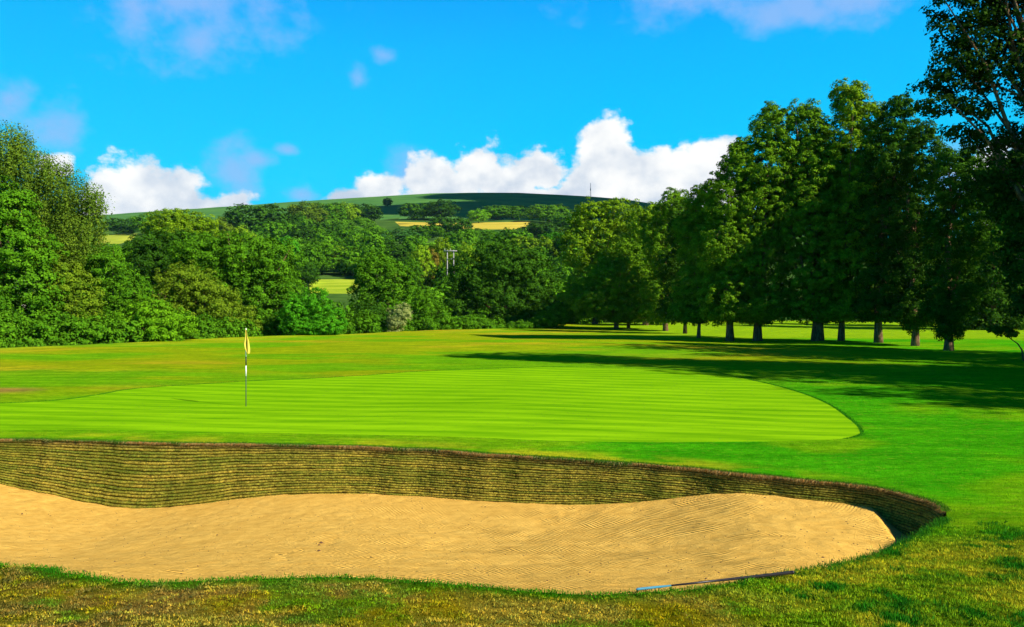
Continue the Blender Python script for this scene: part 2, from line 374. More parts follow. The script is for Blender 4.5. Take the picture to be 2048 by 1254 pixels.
def ground_col(X, Y):
    """albedo of the turf: dry banks, green collar, worn fairway"""
    X = np.asarray(X, float); Y = np.asarray(Y, float)
    c = np.empty((len(X), 3))
    vivid = np.array((.042, .29, .003)); olive = np.array((.215, .30, .004)); tan = np.array((.37, .30, .012)); yel = np.array((.36, .38, .012))
    dark = np.array((.018, .14, .005)); brown = np.array((.19, .125, .030)); dry = np.array((.33, .27, .028)); fgreen = np.array((.15, .33, .004))
    def mixc(a, b, w): return a*(1-w[:, None])+b*w[:, None]
    c[:] = vivid
    # the far lawn: olive with dry streaks
    w = sstep(-2, 14, Y-(23+.45*X))*sstep(26, 12, X)
    c = mixc(c, olive, np.clip(w, 0, 1))
    st = fbm(X/5.5+3, Y/3.0, 31, 4); st2 = fbm(X/16, Y/9, 33, 3)
    c = mixc(c, tan, np.clip(w*sstep(.46, .64, st)*.7*sstep(.38, .54, st2), 0, 1))
    c = mixc(c, vivid*1.1, np.clip(w*sstep(.49, .62, fbm(X/9, Y/4, 35, 3))*.6, 0, 1))
    # dry rim at the brow
    c = mixc(c, yel*1.1, sstep(12, 2, brow_d(X, Y)-Y)*.5*sstep(.4, .6, fbm(X/3, Y/3, 36, 2))*(X < 22))
    c = mixc(c, fgreen*np.array((1.1, 1., 1.)), sstep(.47, .62, fbm(X/3, Y/2, 38, 4))*.6*(1-w))
    # the bright field beyond the trees
    w = sstep(62, 74, Y)*sstep(8, 20, X); c = mixc(c, np.array((.20, .36, .006)), w)
    ex, ey = unproj(0, 783); q = np.exp(-((X-ex)/1.6)**2-((Y-ey)/.9)**2); c = mixc(c, np.array((.30, .17, .04)), sstep(.35, .75, q*(.6+.8*fbm(X*2, Y*2, 95, 3))))
    # collar in front of the green, drier towards the edge of the face
    nb = (Y > 8) & (Y < 24) & (X < 12) & (X > -17)
    d = np.full(len(X), 9.); d[nb] = seg_dist(lipF[::3], X[nb], Y[nb])
    w = sstep(1.9, .9, d)*sstep(3, -1.5, X)
    c = mixc(c, fgreen, w*.8)
    w = sstep(1.0, .25, d)*sstep(6.5, 3, X)*sstep(.35, .6, fbm(X*1.4, Y*2, 41, 3)); c = mixc(c, yel, w*.8)
    # bank by the camera
    nb = (Y < 13) & (X > -17) & (X < 9); dn = np.full(len(X), 9.); dn[nb] = seg_dist(lipN[::3], X[nb], Y[nb])
    bank = sstep(7.4, 6.2, Y-np.maximum(0, X-2.0)*.75)*(Y > -30)
    f = fbm(X*2.2, Y*2.2, 43, 4); f2 = fbm(X*.8+9, Y*1.2, 45, 3)
    bk = mixc(np.repeat(olive[None]*np.array((1.15, .74, 1.2)), len(X), 0), dry, sstep(.35, .62, f)); bk = mixc(bk, brown, sstep(.46, .62, f2)*.75*sstep(.35, .6, fbm(X*9, Y*9, 44, 2)))
    bk = mixc(bk, vivid*.8, sstep(.62, .72, fbm(X*2.7, Y*3, 47, 3))*.6)
    bk = mixc(bk, vivid*np.array((1., .62, 1.)), sstep(.22, .05, dn+.10*(f-.5)))
    c = mixc(c, bk, np.clip(bank*sstep(2.2, 1.2, X), 0, 1))
    # rough yellowish turf to the side of the bunker
    rgt = sstep(1.3, 2.2, X)*sstep(1.2, -.6, Y-(8.9+(X-6)*.25)+.8*(f-.5))
    rr = mixc(np.repeat(np.array([[.15, .26, .006]]), len(X), 0), np.array((.31, .32, .012)), sstep(.35, .62, f))
    rr = mixc(rr, dark, sstep(.59, .70, fbm(X*2.9+4, Y*2.3, 49, 4)))
    c = mixc(c, rr, np.clip(rgt, 0, 1))
    return np.clip(c, .002, .9)
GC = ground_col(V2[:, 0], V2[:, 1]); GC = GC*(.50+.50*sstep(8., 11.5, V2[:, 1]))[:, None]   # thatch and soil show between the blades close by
D = brow_d(C[:, 0], C[:, 1]); far = ((C[:, 1] > D+1) & (np.abs(C[:, 0]) < 8000)) | (C[:, 1] > 200) | (np.abs(C[:, 0]) > 300) | (C[:, 1] < -100)
lab = np.where(far, 2, 1); lab[inpoly(GREEN, C[:, 0], C[:, 1])] = 3
hillm = (C[:, 1] > 760); lab[(lab == 2) & hillm] = 4
for i, (n_, P, k, pp) in enumerate(FP): lab[inpoly(P, C[:, 0], C[:, 1])] = 10+i
def region(L, name, m, smooth=True):
    t = T[lab == L]; u, inv = np.unique(t.ravel(), return_inverse=True)
    me = npmesh(name, np.column_stack([V2[u], Z[u]]), inv.reshape(-1, 3), {'Col': GC[u]})
    return tag(link(name, me, m, None, smooth), kind='structure')
region(1, 'lawn', M['lawn']); region(2, 'valley_ground', M['valley']); region(3, 'putting_green', M['green']); region(4, 'hill', M['hill'])
for i, (n_, P, k, pp) in enumerate(FP): region(10+i, n_, M[k])

# ------------------------------------------------------------------ bunker: stacked turf face and sand
LF = len(lipF); sF = np.concatenate([[0], np.cumsum(np.linalg.norm(np.diff(lipF[:, :2], axis=0), axis=1))])
pxF = lipF[:, 0]/lipF[:, 1]*F+1024
dn_ = np.gradient(lipF[:, :2], axis=0); dn_ /= np.linalg.norm(dn_, axis=1)[:, None]; inw = np.stack([dn_[:, 1], -dn_[:, 0]], 1)   # towards the sand
for _ in range(12): inw[1:-1] = (inw[:-2]+inw[1:-1]+inw[2:])/3
inw /= np.linalg.norm(inw, axis=1)[:, None]
TANF = .36
kk = F/(np.interp(pxF, SANDF[:, 0], SANDF[:, 1])-HZ)
Hs = (lipF[:, 1]-EYE*kk)/(kk+TANF)
Hs = np.where(pxF < 0, .85+.2*np.sin(sF*.6), Hs); Hs = np.clip(Hs, .30, 1.35)
for _ in range(60): Hs[1:-1] = (Hs[:-2]+Hs[1:-1]+Hs[2:])/3
Hs = np.maximum(Hs, .54*sstep(1640, 1830, pxF))
sN = np.concatenate([[0], np.cumsum(np.linalg.norm(np.diff(lipN[:, :2], axis=0), axis=1))])
# face: the far lip and the side wall at the tip, down to just under the sand
ns = int(sF[-1]/.028); ss = np.linspace(0, sF[-1], ns)
ip = lambda A: np.interp(ss, sF, A)
lx, ly, lz, ix_, iy_, hs = ip(lipF[:, 0]), ip(lipF[:, 1]), ip(lipF[:, 2]), ip(inw[:, 0]), ip(inw[:, 1]), ip(Hs)
LH = .050; prof = [(0., 0.), (.12, .022), (.5, .030), (.80, .022), (.90, -.004), (.97, -.020)]
rows = []
nl = 32
for L in range(nl):
    for (f, o) in prof: rows.append((L+f, o, L))
LHs = LH*np.clip(hs/1.0, .72, 1.28); VV = []; CC = []
warp = (fbm(ss/2.6, ss*0, 51, 2)-.5)*.10
for (d, o, L) in rows:
    jit = (vnoise(ss*3.1, np.full(ns, L*7.7), 55)-.5)*.016; jd = (vnoise(ss*9, np.full(ns, L*3.3), 57)-.5)*.014+(vnoise(ss*32, np.full(ns, L*3.3+d*2), 58)-.5)*.022
    dep = np.maximum(0, d*LHs+(jit+warp*min(1, d/6)*.6) if d > 0 else np.zeros(ns))
    dep = np.minimum(dep, hs+.14)
    out = dep*TANF+(o+jd)*(d > .05)-.012
    VV.append(np.stack([lx+ix_*out, ly+iy_*out, lz-dep], 1))
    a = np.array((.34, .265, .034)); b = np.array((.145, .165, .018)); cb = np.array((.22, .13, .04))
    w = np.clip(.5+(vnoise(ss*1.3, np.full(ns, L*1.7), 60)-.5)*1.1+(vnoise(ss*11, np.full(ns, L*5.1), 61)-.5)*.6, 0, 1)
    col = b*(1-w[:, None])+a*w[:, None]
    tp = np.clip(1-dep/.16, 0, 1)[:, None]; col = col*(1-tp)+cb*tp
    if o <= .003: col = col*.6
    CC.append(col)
nr = len(rows); VV = np.vstack(VV); CC = np.vstack(CC)
i = np.arange(nr-1)[:, None]*ns; j = np.arange(ns-1)[None, :]
FFq = np.stack([i+j, i+ns+j, i+ns+j+1, i+j+1], -1).reshape(-1, 4)
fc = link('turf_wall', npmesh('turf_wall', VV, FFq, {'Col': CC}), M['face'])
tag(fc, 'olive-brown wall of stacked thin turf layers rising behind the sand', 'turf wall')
# sand: strips from the near lip to the foot of the face
nu, nv = 420, 150
uu = np.linspace(0, 1, nu)
A = np.stack([np.interp(uu*sN[-1], sN, lipN[:, k]) for k in range(3)], 1)
# match by the bearing along the bunker so strips stay straight
ub = np.linspace(0, sF[-1], 2000); foot = np.stack([np.interp(ub, sF, lipF[:, 0]+inw[:, 0]*Hs*TANF), np.interp(ub, sF, lipF[:, 1]+inw[:, 1]*Hs*TANF), np.interp(ub, sF, lipF[:, 2]-Hs)], 1)
tA = np.interp(uu, [0, 1], [0, 1]); B = np.stack([np.interp(uu*sF[-1], ub, foot[:, k]) for k in range(3)], 1)
extra = np.stack([np.interp(uu*sF[-1], sF, inw[:, 0]), np.interp(uu*sF[-1], sF, inw[:, 1])], 1)
B[:, :2] -= extra*.10
vv = np.linspace(0, 1, nv)
S = np.empty((nv, nu, 3))
pxA = A[:, 0]/A[:, 1]*F+1024; zA = A[:, 2]-.035-np.interp(pxA, [1380, 1500, 1650, 1780, 1893], [0, .03, .12, .32, .50])
for r, v in enumerate(vv):
    S[r, :, :2] = A[:, :2]*(1-v)+B[:, :2]*v
    g = np.interp(v, [0, .12, .3, .55, .8, 1.], [0, .22, .50, .80, .97, 1.])
    S[r, :, 2] = zA*(1-g)+B[:, 2]*g
S[:, :, 2] += (fbm(S[:, :, 0]*.7, S[:, :, 1]*.7, 71, 3)-.5)*.10*np.sin(vv*math.pi)[:, None]+(fbm(S[:, :, 0]*4, S[:, :, 1]*4, 73, 3)-.5)*.03*np.minimum(1, vv*12)[:, None]
for (fx, fy) in [(-2.72, 10.1), (-2.70, 9.3), (-2.82, 9.7), (-2.60, 9.0)]:              # footprints
    q = np.exp(-(((S[:, :, 0]-fx)/.05)**2+((S[:, :, 1]-fy)/.10)**2)); S[:, :, 2] -= .035*q
i = np.arange(nv-1)[:, None]*nu; j = np.arange(nu-1)[None, :]
tag(link('sand', npmesh('sand', S.reshape(-1, 3), np.stack([i+j, i+j+1, i+nu+j+1, i+nu+j], -1).reshape(-1, 4)), M['sand'], None, True), kind='structure')
# earth bank under the near lip, closing the gap below the turf edge
e = np.vstack([lipN, lipF[-1:]+np.array([[.0, 0, 0]]), lipF[-6:-5]+np.array([[.02, .02, 0]])]); e2 = e.copy(); e2[:, 2] -= .9; e2[:, :2] += 0.
k = len(e); me = npmesh('bank_edge', np.vstack([e, e2]), np.array([[q, q+1, k+q+1, k+q] for q in range(k-1)]), {'Col': np.tile([[.09, .12, .015]], (2*k, 1))})
tag(link('bank_edge', me, M['lawn']), kind='structure')

# ------------------------------------------------------------------ grass blades
def blades(X, Y, Zb, h, w, col, lean=.5, dirv=None):
    n = len(X); th = rng.uniform(0, 2*math.pi, n); ph = rng.uniform(0, 2*math.pi, n)
    L = rng.uniform(.1, 1, n)*lean*h
    dx, dy = (np.cos(ph)*L, np.sin(ph)*L) if dirv is None else (dirv[0]*L+np.cos(ph)*L*.4, dirv[1]*L+np.sin(ph)*L*.4)
    hz = np.sqrt(np.maximum(h*h-L*L, (h*.25)**2))
    if dirv is not None and len(dirv) > 2: hz = hz*dirv[2]
    a = np.stack([X-np.cos(th)*w/2, Y-np.sin(th)*w/2, Zb-.004], 1); b = np.stack([X+np.cos(th)*w/2, Y+np.sin(th)*w/2, Zb-.004], 1)
    c = np.stack([X+dx, Y+dy, Zb+hz], 1)
    V = np.stack([a, b, c], 1).reshape(-1, 3); Fi = np.arange(3*n).reshape(-1, 3)
    cc = np.repeat(np.clip(col, 0.002, .95), 3, 0)
    return V, Fi, cc
def blade_obj(name, sets, label=None):
    V = []; Fi = []; C_ = []; o = 0
    for v, f, c in sets: V.append(v); Fi.append(f+o); C_.append(c); o += len(v)
    ob = link(name, npmesh(name, np.vstack(V), np.vstack(Fi), {'Col': np.vstack(C_)}), M['blade'])
    return tag(ob, label, 'grass', None, 'stuff')
def tint(c, n, amp=.35):
    r = rng.uniform(1-amp, 1+amp, (n, 1)); h = rng.uniform(-.18, .18, (n, 1))
    return c*r*np.hstack([1+h*1.6, 1+h*.2, 1-h])
def scatter(n, x0, x1, y0, y1, dens=None):
    X = rng.uniform(x0, x1, n); Y = rng.uniform(y0, y1, n)
    m = (np.abs(X) < Y*.66+.5) & ~inpoly(lip[::3], X, Y)
    X = X[m]; Y = Y[m]
    if dens is not None:
        k = rng.uniform(0, 1, len(X)) < dens(X, Y); X = X[k]; Y = Y[k]
    return X, Y
sets = []
X, Y = scatter(640000, -5, 8, 3.4, 9.5, lambda X, Y: np.clip(1.3-(Y-3.8)*.13, .3, 1)); n = len(X)
gc = ground_col(X, Y); zz = gz(X, Y)+.022*sstep(.42, .66, fbm(X*13, Y*13, 83, 2))
fc_ = fbm(X*15+3, Y*15, 84, 2)[:, None]; gc = gc*(1+(fc_-.5)*np.array([[1.5, 1.0, .6]]))
green = gc[:, 1]/(gc[:, 0]+.02)
hgt = rng.uniform(.007, .014, n)*(1+sstep(1.2, 2.2, X)*.9)*(1+.8*sstep(.56, .7, fbm(X*2.9+4, Y*2.3, 49, 4))*(X > 1.5))
sets.append(blades(X, Y, zz, hgt, rng.uniform(.005, .010, n), tint(gc*1.1, n, .48), 1.15))
# straw and broad leaves mixed in
X, Y = scatter(4500, -5, 8, 3.4, 9.5); n = len(X); st = np.where(rng.uniform(0, 1, (n, 1)) < .5, np.array([[.34, .28, .07]]), np.array([[.16, .11, .04]]))
sets.append(blades(X, Y, gz(X, Y), rng.uniform(.015, .035, n), rng.uniform(.003, .005, n), tint(st, n), 1.6))
X, Y = scatter(60000, 1.2, 8, 3.4, 9.8, lambda X, Y: sstep(.5, .66, fbm(X*2.9+4, Y*2.3, 49, 4))); n = len(X)
sets.append(blades(X, Y, gz(X, Y), rng.uniform(.02, .05, n), rng.uniform(.010, .018, n), tint(np.array([[.02, .13, .008]]), n), 1.1))
# green edge along the near lip
def along(P, n, spread):
    k = rng.uniform(0, len(P)-1.001, n); i0 = k.astype(int); f = (k-i0)[:, None]; Q = P[i0]*(1-f)+P[i0+1]*f
    return Q+np.column_stack([rng.normal(0, spread, n), rng.normal(0, spread, n), np.zeros(n)]), k
Q, _ = along(lipN, 22000, .03); n = len(Q)
sets.append(blades(Q[:, 0], Q[:, 1], Q[:, 2], rng.uniform(.008, .024, n), rng.uniform(.004, .007, n), tint(np.array([[.03, .17, .006]]), n), .8))
Q, _ = along(lipN[lipN[:, 0] > 1.9], 3500, .05); n = len(Q)
sets.append(blades(Q[:, 0], Q[:, 1], Q[:, 2], rng.uniform(.02, .05, n), rng.uniform(.005, .010, n), tint(np.array([[.03, .15, .008]]), n), .8))
blade_obj('foreground_grass', sets, 'dry and green turf on the bank in front of the bunker')
sets = []
X, Y = scatter(420000, -12, 14, 7.5, 19, lambda X, Y: np.clip(1.3-(Y-9)*.1, .25, 1)); m = ~inpoly(GREEN, X, Y); X = X[m]; Y = Y[m]; n = len(X)
sets.append(blades(X, Y, gz(X, Y), rng.uniform(.010, .024, n), rng.uniform(.005, .009, n), tint(ground_col(X, Y), n, .4), 1.0))
X, Y = scatter(110000, -14, 26, 19, 46); m = ~inpoly(GREEN, X, Y); X = X[m]; Y = Y[m]; n = len(X)
sets.append(blades(X, Y, gz(X, Y), rng.uniform(.012, .03, n), rng.uniform(.012, .02, n), tint(ground_col(X, Y), n, .25), 1.0))
G3 = np.column_stack([GREEN, gz(GREEN[:, 0], GREEN[:, 1])])
gpx = G3[:, 0]/G3[:, 1]*F+1024; grow = HZ+F*EYE/G3[:, 1]; G3 = G3[(grow < 832) | (gpx > 1660)]; G3 = G3[:np.argmax(np.diff(G3[:, 1]) < -2.) or None]
Q, _ = along(G3, 26000, .05); m = ~inpoly(GREEN, Q[:, 0], Q[:, 1]); Q = Q[m]; n = len(Q)
sets.append(blades(Q[:, 0], Q[:, 1], Q[:, 2], rng.uniform(.018, .036, n), rng.uniform(.01, .02, n), tint(np.array([[.03, .18, .006]]), n), .6))  # darker blades put the collar's shadow line into the grass colour
blade_obj('lawn_grass', sets, 'short green turf growing round the putting green')
# dry fringe hanging over the top of the face, and tufts on the face
sets = []
Q, kq = along(lipF, 46000, .03); n = len(Q); i0 = kq.astype(int); dv = (inw[i0, 0], inw[i0, 1], -.55)
cf = np.where((fbm(kq*.05*1.1, kq*0, 81, 2) > .47)[:, None], np.array([[.34, .19, .05]]), np.array([[.05, .12, .012]]))
cf = np.where(rng.uniform(0, 1, (n, 1)) < .25, np.array([[.40, .30, .10]]), cf)
sets.append(blades(Q[:, 0], Q[:, 1], Q[:, 2]+.005, rng.uniform(.03, .15, n)*(.35+1.1*fbm(kq*.05*3., kq*0, 82, 3)), rng.uniform(.005, .011, n), tint(cf, n), .9, dv))
Q, kq = along(lipF, 20000, .035); n = len(Q)
sets.append(blades(Q[:, 0], Q[:, 1], Q[:, 2], rng.uniform(.012, .04, n), rng.uniform(.006, .010, n), tint(np.array([[.055, .17, .008]]), n), .6))
n = 90000; kq = rng.uniform(0, LF-1.001, n); i0 = kq.astype(int); f = rng.uniform(0, 1, n)**.9; dep = np.round(f*Hs[i0]/LH)*LH+rng.normal(0, .006, n)+.012
dep = np.clip(dep, .01, Hs[i0]); ou = dep*TANF+.012
cf = np.where(rng.uniform(0, 1, (n, 1)) < .5, np.array([[.24, .18, .04]]), np.array([[.09, .12, .016]]))
sets.append(blades(lipF[i0, 0]+inw[i0, 0]*ou, lipF[i0, 1]+inw[i0, 1]*ou, lipF[i0, 2]-dep, rng.uniform(.015, .04, n), rng.uniform(.004, .008, n), tint(cf, n, .5), .8, (inw[i0, 0], inw[i0, 1], -.2)))
blade_obj('dry_grass', sets, 'straw and turf fringe along the bunker face')
# pebbles and bits lying on the sand
n = 1100; pr = rng.integers(6, nv-6, n); pc = rng.integers(60, nu-6, n); P = S[pr, pc]; r = rng.uniform(.005, .012, n)*np.where(rng.uniform(0, 1, n) < .08, 1.7, 1)
sx_, sy_ = S[..., 0]/S[..., 1]*F+1024, HZ+(EYE-S[..., 2])*F/S[..., 1]
for q_, (a_, b_, r_) in enumerate([(641, 1086, .036), (639, 1091, .026), (640, 1103, .030), (632, 1086, .012), (630, 1100, .010), (44, 1029, .028), (52, 1030, .012), (36, 1031, .010)]):  # dark clods added in place of shaded footprint hollows and a twig
    P[q_] = S.reshape(-1, 3)[((sx_-a_)**2+(sy_-b_)**2).argmin()]; r[q_] = r_
octv = np.array([[1, 0, 0], [-1, 0, 0], [0, 1, 0], [0, -1, 0], [0, 0, .7], [0, 0, -.7]]); octf = np.array([[0, 2, 4], [2, 1, 4], [1, 3, 4], [3, 0, 4], [2, 0, 5], [1, 2, 5], [3, 1, 5], [0, 3, 5]])
V = (P[:, None]+octv[None]*r[:, None, None]*rng.uniform(.6, 1.4, (n, 6, 1))).reshape(-1, 3); Fi = (octf[None]+np.arange(n)[:, None, None]*6).reshape(-1, 3)
M['peb'] = mat_plain('dark_pebble', lin(88, 60, 38), .9)
tag(link('pebbles', npmesh('pebbles', V, Fi), M['peb']), 'small dark crumbs and pebbles scattered over the sand', 'pebbles', None, 'stuff')

# ------------------------------------------------------------------ trees
UP = np.array([0, 0, 1.]); DENS = 2.5
def leaf_quads(P, Nn, size, rg, asp=.6):
    """one folded-looking rhombus per point"""
    n = len(P); Nn = Nn/(np.linalg.norm(Nn, axis=1)[:, None]+1e-9)
    r = rg.normal(size=(n, 3)); U = np.cross(Nn, r); U /= np.linalg.norm(U, axis=1)[:, None]+1e-9; W = np.cross(Nn, U)
    s = size[:, None]
    V = np.stack([P-U*s*.5, P-W*s*asp*.5, P+U*s*.5, P+W*s*asp*.5], 1).reshape(-1, 3)
    return V, np.arange(4*n).reshape(-1, 4)
def crown_mesh(name, lobes, leaf, clump, dens, seed, droop=0., gap=.0):
    """lobes: list of centre(3), radii(3). clumps of leaves over each lobe's hull, more inside"""
    rg = np.random.default_rng(seed); PP = []; NN = []; RR = []; cl_all = []
    L = [(np.asarray(c, float), np.asarray(r, float)) for c, r in lobes]
    for li, (c, r) in enumerate(L):
        area = 4*math.pi*(((r[0]*r[1])**1.6+(r[0]*r[2])**1.6+(r[1]*r[2])**1.6)/3)**(1/1.6)
        nc = max(6, int(area/(clump*clump)*1.05))
        d = rg.normal(size=(nc, 3)); d /= np.linalg.norm(d, axis=1)[:, None]
        rad = 1-np.abs(rg.normal(0, .22, nc)); inner = rg.uniform(0, 1, nc) < .22; rad[inner] = rg.uniform(.3, .8, inner.sum())
        bump = 1+(rg.uniform(0, 1, nc)**3)*.30
        cc = c+d*r*(rad*bump)[:, None]
        keep = rg.uniform(0, 1, nc) > gap
        # drop clumps buried deep inside another lobe
        for lj, (c2, r2) in enumerate(L):
            if lj != li: keep &= ~((((cc-c2)/r2)**2).sum(1) < .42)
        cc = cc[keep]; d = d[keep]; cl_all.append(cc)
        m = max(5, int(DENS*dens*clump*clump/(leaf*leaf)))
        k = len(cc); cr = clump*rg.uniform(.55, 1.15, k)
        q = rg.normal(size=(k, m, 3)); q /= np.linalg.norm(q, axis=2)[:, :, None]; q = q+.5*d[:, None]+.35*UP; q /= np.linalg.norm(q, axis=2)[:, :, None]
        rr = rg.uniform(.25, 1, (k, m, 1))**.6
        p = cc[:, None]+q*rr*cr[:, None, None]*np.array([1.0, 1.0, .72])
        if droop > 0:
            t = rg.uniform(0, 1, (k, m, 1)); st = rg.integers(0, 7, (k, m)); an = st*2.4+rg.uniform(0, 6.28, (k, 1)); rs = (.25+.7*(st/6))*cr[:, None]
            p = cc[:, None]+np.stack([np.cos(an)*rs, np.sin(an)*rs, -t[..., 0]*droop*rg.uniform(.5, 1.2, (k, 1))+.3*clump], -1)+rg.normal(0, leaf*.45, (k, m, 3))
        no = q+.5*d[:, None]+rg.normal(0, .42, (k, m, 3))+.2*UP
        base = rg.uniform(0, 1, (k, 1)); rn = np.clip(.40*base+.22*rg.uniform(0, 1, (k, m))+.55*rg.uniform(0, 1, (k, m))**3, 0, 1)
        PP.append(p.reshape(-1, 3)); NN.append(no.reshape(-1, 3)); RR.append(rn.ravel())
    P = np.vstack(PP); Nn = np.vstack(NN); R = np.concatenate(RR)
    sz = leaf*rg.uniform(.6, 1.35, len(P))
    V, Fi = leaf_quads(P, Nn, sz, rg, .72 if droop == 0 else .45)
    return npmesh(name, V, Fi, {'rnd': np.repeat(R, 4)}), np.vstack(cl_all)
def trunk_mesh(name, base, crown_pts, lobes, r0, seed, zfork=None, lean=(0, 0), nlimb=14, flare=1.5, stems=1):
    rg = np.random.default_rng(seed); paths = []
    base = np.asarray(base, float); top = max(c[2] for c, r in lobes); cx = np.mean([c[0] for c, r in lobes]); cy = np.mean([c[1] for c, r in lobes])
    low = min(c[2]-r[2] for c, r in lobes)
    H = top-base[2]
    for s in range(stems):
        t = np.linspace(0, 1, 12); o = rg.normal(0, .012*H, (12, 2))*np.minimum(1, t*3)[:, None]
        tx = base[0]+(cx-base[0]+rg.normal(0, .04*H)*(stems > 1)+lean[0])*t**1.3+o[:, 0]; ty = base[1]+(cy-base[1]+lean[1])*t**1.3+o[:, 1]
        P = np.stack([tx, ty, base[2]-.25+t*(H+.25)*.97], 1)
        R = r0*(1-.88*t)*(1+(flare-1)*np.exp(-t*H/.45)); R = R*(1 if s == 0 else .7)
        paths.append((P, R))
        for k in range(nlimb//stems):
            f = rg.uniform(max(.15, (low-base[2])/H*.8), .8); i0 = f*11; a = P[int(i0)]; ra = r0*(1-.88*f)*.5
            q = crown_pts[rg.integers(0, len(crown_pts))]
            if q[2] < a[2]-.1*H: continue
            mid = (a+q)/2+np.array([0, 0, .05*H*rg.uniform(0, 1)])
            m1 = a*.65+mid*.35; tt = np.array([a, m1+rg.normal(0, .01*H, 3), mid, (mid+q)/2+rg.normal(0, .015*H, 3), q])
            paths.append((tt, ra*np.array([1, .75, .55, .35, .12])))
    V, Fi = tubes(paths, 8)
    return npmesh(name, V, Fi)
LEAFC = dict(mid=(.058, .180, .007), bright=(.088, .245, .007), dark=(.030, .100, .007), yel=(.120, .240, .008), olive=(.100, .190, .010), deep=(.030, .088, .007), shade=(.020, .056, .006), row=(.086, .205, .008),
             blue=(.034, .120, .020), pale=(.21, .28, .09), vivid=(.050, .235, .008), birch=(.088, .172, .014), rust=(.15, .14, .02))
def W(px, py, Y): return np.array([(px-1024)/F*Y, Y, EYE+(HZ-py)/F*Y])
def tree(name, label, base, Y, lobes_px, leaf, clump, dens=1.6, col='mid', r0=.3, seed=1, droop=0., gap=0., group=None, cat='tree', bark='bark', nlimb=14, stems=1, thick=1., flare=1.5, hidden_trunk=False):
    """lobes_px: (px, row, rx, ry[, dY]) in the photograph's pixels at the tree's own distance Y"""
    s = Y/F; L = []
    for lb in lobes_px:
        px, py, rx, ry = lb[:4]; dy = lb[4] if len(lb) > 4 else 0.
        c = W(px, py, Y)+np.array([0, dy, 0]); L.append((c, (rx*s, max(rx*s*.85, .6)*thick, ry*s)))
    bx = (base-1024)/F*Y if base is not None else L[0][0][0]
    bz = gz1(bx, Y); org = np.array([bx, Y, bz])
    L = [(c-org, r) for c, r in L]
    root = bpy.data.objects.new(name, None); COL.objects.link(root); root.location = org; tag(root, label, cat, group)
    cm, pts_ = crown_mesh('crown', L, leaf*.8, clump*.68, dens, seed, droop, gap)
    o = link('crown', cm, M['leaf'], root); o.color = (*LEAFC[col], 1)
    tm = trunk_mesh('trunk', (0, 0, 0), pts_, L, r0, seed+5, nlimb=nlimb, stems=stems, flare=flare)
    link('trunk', tm, M[bark], root, True)
    return root

GR = 'row of tall trees along the right of the fairway'
GL = 'trees and bushes beyond the lawn'
# --- left side, on the slope just past the brow
tree('birch_tree', 'tall weeping birch with drooping sprays and a pale trunk against the cloud', 40, 68, [(15, 290, 52, 46), (-50, 330, 60, 70), (55, 330, 48, 40), (100, 345, 46, 36), (60, 400, 60, 45), (120, 385, 44, 36), (172, 395, 42, 36), (150, 450, 55, 50), (90, 470, 50, 60), (130, 520, 50, 50), (0, 420, 50, 60)], .24, .95, 3.0, 'birch', .32, 11, droop=2.4, gap=.06, bark='birch', cat='birch', group=GL)
tree('broadleaf_tree', 'big bright leafy tree below the weeping birch at the lawn edge', 20, 60, [(20, 420, 50, 50), (-45, 440, 60, 70), (30, 500, 75, 60), (-30, 560, 80, 70), (60, 580, 60, 60), (20, 640, 80, 50)], .22, .85, 1.9, 'mid', .35, 12, group=GL)
tree('hawthorn_bush', 'olive brown-green bush beneath the birch', 130, 62, [(130, 560, 45, 50), (110, 620, 50, 50), (165, 600, 35, 50), (140, 655, 55, 32)], .19, .75, 1.8, 'olive', .15, 13, group=GL, cat='bush')
tree('hazel_bush', 'mid green rounded bush beside the olive bush', 225, 66, [(215, 540, 40, 42), (250, 590, 48, 45), (205, 620, 40, 45), (240, 650, 55, 30)], .20, .8, 1.8, 'mid', .15, 14, group=GL, cat='bush')
tree('sycamore_tree', 'broad dense tree with a flat wide crown behind the flag', 480, 86, [(400, 520, 60, 48), (470, 515, 65, 45), (545, 525, 50, 50), (430, 580, 60, 60), (520, 590, 60, 60), (575, 600, 38, 50), (480, 640, 70, 35)], .26, 1.05, 1.9, 'mid', .4, 15, group=GL)
tree('field_maple', 'yellowish green domed tree in front of the broad dense tree', 400, 76, [(370, 565, 55, 38), (420, 600, 55, 40), (340, 605, 50, 45), (450, 640, 55, 35), (390, 645, 60, 32), (480, 655, 40, 24)], .21, .8, 1.8, 'olive', .2, 16, group=GL)
tree('elder_bush', 'fresh green mounded bush at the lawn edge left of the flag', 305, 64, [(300, 635, 55, 35), (340, 650, 45, 30), (260, 658, 40, 28), (310, 670, 60, 20)], .19, .7, 1.9, 'bright', .12, 17, group=GL, cat='bush')
tree('oak_tree', 'dark flat-topped tree peeping over the hawthorns', 320, 105, [(300, 495, 45, 30), (360, 492, 50, 30), (330, 530, 60, 30), (290, 540, 50, 30)], .28, 1.0, 1.9, 'dark', .3, 18, group=GL)
tree('ash_tree', 'bright yellow-green tree with a rounded crown below the grey ridge', 365, 170, [(350, 442, 45, 22), (395, 448, 35, 22), (320, 455, 35, 22), (370, 470, 55, 18)], .42, 1.5, 1.9, 'yel', .3, 19, group=GL)
tree('bramble_bush', 'vivid green sprawling bramble mound right of the flag', 625, 76, [(595, 625, 34, 36), (630, 605, 30, 30), (665, 640, 26, 28), (650, 650, 40, 22), (610, 655, 45, 18)], .18, .6, 2.0, 'vivid', .08, 20, group=GL, cat='bush')
tree('bank_bush', 'small green bush by the reddish earth bank', 553, 80, [(560, 648, 22, 16), (585, 640, 26, 26)], .2, .6, 2.0, 'mid', .08, 21, group=GL, cat='bush')
